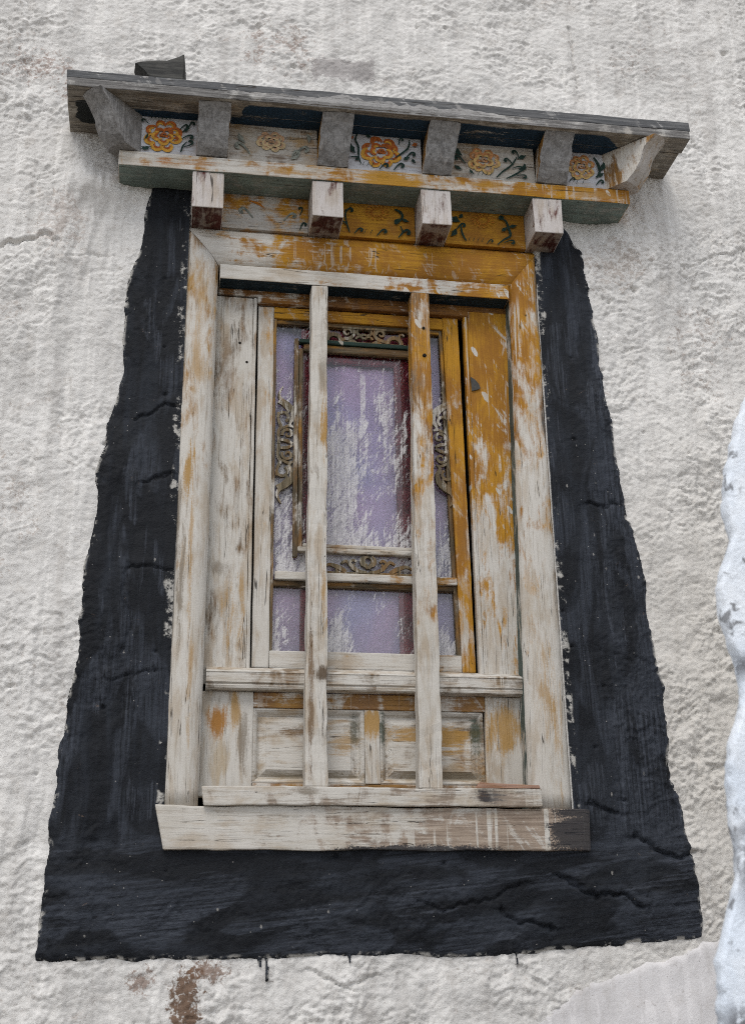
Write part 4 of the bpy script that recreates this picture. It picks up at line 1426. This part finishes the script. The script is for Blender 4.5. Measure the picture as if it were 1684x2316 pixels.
# frieze between the corbels
BAYS = ((-.399, -.161, 0), (-.073, .142, 1), (.228, .463, 2))
for x0, x1, i in BAYS:
    mb = MB(M_fyw if i == 0 else M_fy)
    mb.box(x0 - .0, x1, .0015, .02, 1.5685, 1.679, wob=.0006, bev=.001)
    pn = cb(mb, 'frieze_panel', label='washed out grey white frieze panel' if i == 0 else None)
    a = Art(.0002, 'gold', i)
    W_ = x1 - x0
    if i == 0:
        a = Art(.0002, 'faded', 3)
        a.curl(x0 + W_ * .28, 1.625, .020, -1)
        cb(a.mb, 'painted_leaf', pn)
        a = Art(.0002, 'faded', 3)
        a.curl(x0 + W_ * .78, 1.62, .018, 1)
        cb(a.mb, 'painted_leaf', pn)
        for q in range(3):
            a = Art(.0001 - .0002 * q, 'gold', 4)
            if q == 0: a.curl(x0 + W_ * .93, 1.592, .013, 1, 20)
            if q == 1: a.curl(x0 + W_ * .92, 1.640, .012, -1, 60)
            if q == 2: a.st(curve([(x0 + .075, 1.660), (x0 + .10, 1.652), (x0 + .115, 1.640)]), (.004, .008, .002), 0)
            cb(a.mb, 'painted_leaf', pn)
        continue
    cx_ = x0 + W_ * (.50 if i == 1 else .48)
    for a_ in range(0, 360, 24):
        for R_ in (.013, .025):
            a.leaf(cx_ + R_ * math.cos(rad(a_ + R_ * 900)), 1.652 + .75 * R_ * math.sin(rad(a_ + R_ * 900)), .012, a_ + 70, .3, 0)
    if i == 1:
        a.curl(x0 + .024, 1.650, .015, 1, 10)
        a.st(curve([(x0 + .018, 1.655), (x0 + .017, 1.625), (x0 + .022, 1.600), (x0 + .028, 1.578)]), (.003, .005, .003), 2)
        a.curl(x0 + .014, 1.608, .012, -1, 0)
        a.curl(x0 + .052, 1.588, .013, 1, 0)
        a.ticks(x0 + .068, 1.578, 2, .018, .014)
        a.curl(x0 + .118, 1.588, .015, 1, 0)
        a.curl(x0 + .182, 1.590, .018, 1, 0)
        a.st(curve([(x0 + .158, 1.665), (x0 + .175, 1.655), (x0 + .178, 1.638), (x0 + .160, 1.615)]), (.006, .008, .004), 2)
        a.leaf(x0 + .172, 1.636, .026, -125, .5)
        a.leaf(x0 + .176, 1.634, .024, -20, .45)
        a.st(curve([(x0 + .165, 1.572), (x0 + .178, 1.590), (x0 + .172, 1.610)]), (.003, .005, .003), 2)
    else:
        a.leaf(x0 + .020, 1.655, .030, -30, .75)
        a.leaf(x0 + .042, 1.652, .018, 60, .7)
        a.leaf(x0 + .016, 1.590, .030, 60, .6)
        a.curl(x0 + .046, 1.628, .014, 1, 0)
        a.st(curve([(x0 + .046, 1.628), (x0 + .050, 1.600), (x0 + .060, 1.578)]), (.004, .006, .004), 2)
        a.ticks(x0 + .066, 1.578, 4, .013, .013)
        a.curl(x0 + .128, 1.582, .010, 1, 0)
        a.st(curve([(x0 + .165, 1.660), (x0 + .180, 1.652), (x0 + .186, 1.630), (x0 + .190, 1.605), (x0 + .172, 1.592), (x0 + .150, 1.572)]), (.005, .008, .003), 2)
        a.leaf(x0 + .186, 1.634, .026, 15, .45)
        a.leaf(x0 + .184, 1.632, .024, -140, .55)
        a.curl(x0 + .188, 1.586, .014, 1, -30)
        a.st(curve([(x0 + .160, 1.657), (x0 + .166, 1.666), (x0 + .174, 1.662)]), (.006, .010, .005), 2)
    cb(a.mb, 'painted_flower', pn)

# upper tier: flower panels between the rafters
FP = ((-.630, -.474, 'full', M_fp), (-.392, -.145, 'faded', M_fpf), (-.060, .149, 'full', M_fp), (.230, .477, 'half', M_fpf), (.566, .700, 'half', M_fp))
for i, (x0, x1, pal, m_) in enumerate(FP):
    mb = MB(m_)
    mb.box(x0, x1, -.0880, -.0740, 1.7258, 1.8465, wob=.0005, bev=.001)
    pn = cb(mb, 'flower_panel', label=('white panel with a bright orange peony at the left end', 'worn blank looking grey panel', 'white panel with a bright orange peony in the middle',
                                       'faded panel with a pale peony and dark leaves', 'small worn panel with a pale peony at the right end')[i])
    a = Art(-.0893, pal, 10 + i)
    W_ = x1 - x0
    if i == 0:
        c_ = x0 + .064
        a.flower(c_, 1.786, .046, 1.0)
        a.curl(x0 + .118, 1.820, .012, 1, 0); a.curl(x0 + .136, 1.828, .012, 1, 20)
        a.leaf(x0 + .112, 1.800, .026, 45, .4)
        a.curl(x0 + .130, 1.788, .014, 1, -20); a.curl(x0 + .135, 1.762, .014, -1, 100)
        a.st(curve([(x0 + .112, 1.734), (x0 + .117, 1.755), (x0 + .128, 1.770)]), (.003, .005, .002), 2)
        a.leaf(x0 + .026, 1.735, .022, 160, .5); a.leaf(x0 + .034, 1.745, .030, 200, .3)
        a.curl(x0 + .014, 1.828, .010, -1, 0); a.leaf(x0 + .012, 1.765, .025, 70, .25)
        for q in range(6):
            a.st([(x0 + .030 + q * .010, 1.8435), (x0 + .030 + q * .010, 1.838)], .003, 2)
    elif i == 1:
        a.flower(x0 + W_ * .48, 1.795, .036, .8)
        a.curl(x0 + W_ * .17, 1.770, .022, -1, 0); a.leaf(x0 + W_ * .12, 1.815, .04, -60, .4)
        a.curl(x0 + W_ * .82, 1.775, .020, 1, 0); a.curl(x0 + W_ * .74, 1.76, .016, 1, 20)
        a.leaf(x0 + W_ * .70, 1.74, .03, 40, .4); a.leaf(x0 + W_ * .90, 1.80, .03, 100, .4)
    elif i == 2:
        c_ = x0 + .094
        a.flower(c_, 1.791, .052, .90)
        a.st(curve([(x0 + .028, 1.845), (x0 + .022, 1.825), (x0 + .030, 1.800), (x0 + .030, 1.770), (x0 + .036, 1.745)]), (.003, .006, .003), 2)
        a.leaf(x0 + .008, 1.810, .035, -65, .5); a.curl(x0 + .018, 1.765, .013, 1, -40)
        a.leaf(x0 + .010, 1.838, .014, -60, .7, 3); a.leaf(x0 + .052, 1.842, .016, -20, .7)
        a.ticks(x0 + .040, 1.739, 3, .013, .014)
        a.curl(x0 + .100, 1.744, .014, 1, 0); a.curl(x0 + .142, 1.747, .016, 1, 0)
        a.st(curve([(x0 + .136, 1.775), (x0 + .158, 1.795), (x0 + .172, 1.812), (x0 + .176, 1.838)]), (.004, .006, .003), 2)
        a.curl(x0 + .176, 1.788, .015, 1, 0); a.leaf(x0 + .176, 1.780, .024, 215, .5); a.leaf(x0 + .182, 1.775, .018, -60, .6)
        a.curl(x0 + .148, 1.832, .011, 1, 30); a.leaf(x0 + .182, 1.818, .018, 30, .8, 3)
    elif i == 3:
        a.flower(x0 + .098, 1.790, .044, .85)
        a.leaf(x0 + .012, 1.830, .04, -50, .5); a.curl(x0 + .03, 1.790, .016, -1, 0); a.leaf(x0 + .012, 1.765, .026, -30, .5)
        a.st(curve([(x0 + .132, 1.735), (x0 + .152, 1.757), (x0 + .178, 1.780), (x0 + .196, 1.810)]), (.003, .006, .003), 2)
        a.curl(x0 + .172, 1.795, .014, -1, 0); a.curl(x0 + .196, 1.822, .014, -1, 20); a.leaf(x0 + .196, 1.805, .030, 25, .45)
        a.curl(x0 + .196, 1.775, .013, 1, -30); a.st(curve([(x0 + .160, 1.733), (x0 + .188, 1.750), (x0 + .214, 1.770)]), (.003, .006, .003), 2)
        a.leaf(x0 + .206, 1.762, .030, 70, .45); a.curl(x0 + .208, 1.748, .013, 1, -40)
        a.ticks(x0 + .078, 1.738, 4, .012, .012); a.leaf(x0 + .055, 1.755, .022, -50, .4)
    else:
        a.flower(x0 + .050, 1.795, .038, 1.0)
        a.st(curve([(x0 + .092, 1.760), (x0 + .104, 1.785), (x0 + .100, 1.812), (x0 + .090, 1.832)]), (.003, .010, .004), 2)
        a.leaf(x0 + .105, 1.785, .036, 70, .4); a.leaf(x0 + .090, 1.765, .03, 30, .4)
        a.curl(x0 + .100, 1.748, .013, 1, 0); a.ticks(x0 + .030, 1.736, 2, .018, .013); a.curl(x0 + .018, 1.750, .010, 1, 0)
    cb(a.mb, 'painted_flower', pn)


# rafters: a curved nose, set back towards its foot
def nose(n_=14):
    P_ = []
    for i in range(n_ + 1):
        t_ = i / n_
        z_ = 1.8465 - .120 * t_
        y_ = -.176 + .078 * (t_ ** 1.0) + .007 * math.sin(t_ * 2 * math.pi)
        P_.append((y_, z_))
    return P_


def rafter(x0t, x1t, x0b, x1b, sd_):
    mb = MB(M_raf, M_raf_s)
    P_ = nose()
    rings = []
    for y_, z_ in P_:
        t_ = (1.8465 - z_) / .12
        a, b = x0t + (x0b - x0t) * t_, x1t + (x1b - x1t) * t_
        row = [(a, y_)] + [(a + (b - a) * k_ / 6, y_) for k_ in range(7)][1:-1] + [(b, y_)]
        ring = []
        for x_, yy in row:
            p_ = Vector((x_, yy, z_))
            ring.append(p_ + mnoise.noise_vector(p_ * 45 + Vector((sd_, 0, 0))) * .0035)
        ring.append(Vector((b, -.05, z_)))
        ring.append(Vector((a, -.05, z_)))
        rings.append(ring)
    mb.loft(rings, smooth=False)
    for f_ in mb.bm.faces:
        f_.normal_update()
        if abs(f_.normal.x) > .8:
            f_.material_index = 1
    return cb(mb, 'rafter')


for args in ((-.475, -.387, -.475, -.394, 1), (-.140, -.052, -.147, -.062, 2), (.160, .246, .148, .231, 3), (.489, .575, .476, .564, 4)):
    rafter(*args)


def corner(sgn):
    mb = MB(M_raf if sgn < 0 else M_rafw, M_raf if sgn < 0 else M_raf_s)
    c0_ = Vector((-.640, -.055)) if sgn < 0 else Vector((.706, -.062))
    d_ = Vector((-.70, -.72)).normalized() if sgn < 0 else Vector((.70, -.72)).normalized()
    q_ = Vector((-d_.y, d_.x))
    rings = []
    hw_ = .034
    for y_, z_ in nose(14):
        t_ = (1.8465 - z_) / .12
        ext = .176 - .098 * t_ - .008 * math.sin(t_ * 2 * math.pi)
        ring = []
        for k_ in range(7):
            o_ = -hw_ + 2 * hw_ * k_ / 6
            cut_ = .014 * max(0, abs(o_) / hw_ - .4)
            p2 = c0_ + d_ * (ext - cut_) + q_ * o_
            p_ = Vector((p2.x, p2.y, z_))
            ring.append(p_ + mnoise.noise_vector(p_ * 40) * .003)
        for o_ in (hw_, -hw_):
            p2 = c0_ + d_ * -.02 + q_ * o_
            ring.append(Vector((p2.x, p2.y, z_)))
        rings.append(ring)
    mb.loft(rings, smooth=False)
    for f_ in mb.bm.faces:
        f_.normal_update()
        n2_ = Vector((f_.normal.x, f_.normal.y))
        if n2_.length > .7 and abs(n2_.normalized().dot(q_)) > .9:
            f_.material_index = 1
    return cb(mb, 'corner_rafter', label='grey corner rafter at the left end' if sgn < 0 else 'whitish and yellow corner rafter at the right end')


corner(-1)
corner(1)

# soffit boards, fascia and roof board
mb = MB(M_fas, M_sof)
mb.box(-.822, .912, -.190, -.1215, 1.8475, 1.8735, facemat=lambda n_: 1 if n_.z < -.5 else 0, wob=.0016, cut=.03, bev=.0025, seed=61)
cb(mb, 'soffit_board', label='front soffit board with a muddy grey edge')
mb = MB(M_sof)
mb.box(-.823, .905, -.1205, .045, 1.8470, 1.8725, wob=.0012, cut=.03, bev=.0015, seed=62)
cb(mb, 'soffit_board', label='rear soffit board with blue paint between the rafters')
mb = MB(M_roof)
mb.hexa([(-.824, -.189, 1.8745), (.915, -.189, 1.8745), (.905, .045, 1.8745), (-.824, .045, 1.8745),
         (-.824, -.1885, 1.899), (.914, -.1885, 1.905), (.905, .045, 1.905), (-.824, .045, 1.899)], wob=.0022, cut=.03, bev=.003, seed=63)
cb(mb, 'roof_board')
# mud caked along the middle of the edge
mb = MB(M_fas)
rings = []
for x_ in np.linspace(-.40, .37, 90):
    e_ = max(.08, min(1, 1.15 - abs(x_ + .03) / .40))
    nz_ = float(fbm(np.array(x_ * 14.), np.array(.3), 4, 95))
    nb = float(fbm(np.array(x_ * 45.), np.array(.7), 3, 96))
    top_ = 1.874 + .010 * e_ + .012 * e_ * nz_ + .003 * nb
    d_ = -.191 - .006 * e_ * (1 + .5 * nb)
    rings.append([(x_, -.180, 1.850), (x_, d_ + .003, 1.852), (x_, d_, 1.859), (x_, d_ + .001 + .001 * nb, top_ - .003), (x_, -.188, top_), (x_, -.180, top_ + .001)])
mb.loft(rings, smooth=False)
cb(mb, 'mud_crust')

# ------------------------------------------------------------------ slate lying on the canopy
t = T('dark_slate')
p = t.coord()
n1 = t.noise(t.vmul(p, (.3, 1, 2.2)), 40, 5, .65, .4)
t.bsdf(t.mix(t.sm(n1, .35, .65), (.018, .018, .017), (.060, .058, .052)), .75, t.bump(n1, .7, .004), .3)
mb = MB(t.m)
out = [(-.652, 1.958), (-.640, 1.966), (-.617, 1.972), (-.592, 1.977), (-.569, 1.982), (-.540, 1.998), (-.522, 2.010), (-.5185, 1.985), (-.517, 1.950),
       (-.519, 1.906), (-.560, 1.9035), (-.600, 1.904), (-.612, 1.906), (-.630, 1.932)]
rings = []
for k_, (y_, sc_) in enumerate(((-.172, .93), (-.165, 1.0), (-.13, 1.02), (-.09, .97), (-.07, .8))):
    cx_, cz_ = -.575, 1.904
    rings.append([Vector((cx_ + (a - cx_) * (sc_ if b < 1.96 else sc_ * .99), y_ + .25 * (b - 1.904) * (0.4), cz_ + (b - cz_) * (sc_ if k_ else .9)))
                  + mnoise.noise_vector(Vector((a * 30, y_ * 30, b * 30))) * .003 for a, b in out])
mb.loft(rings, smooth=False)
o = mb.build('slate_stone', off=(-.575, -.12, 1.9))
o.location = (-.575, -.12, 1.9 - .002)
tag(o, 'dark flat broken slate lying on the left end of the canopy roof', 'stone')
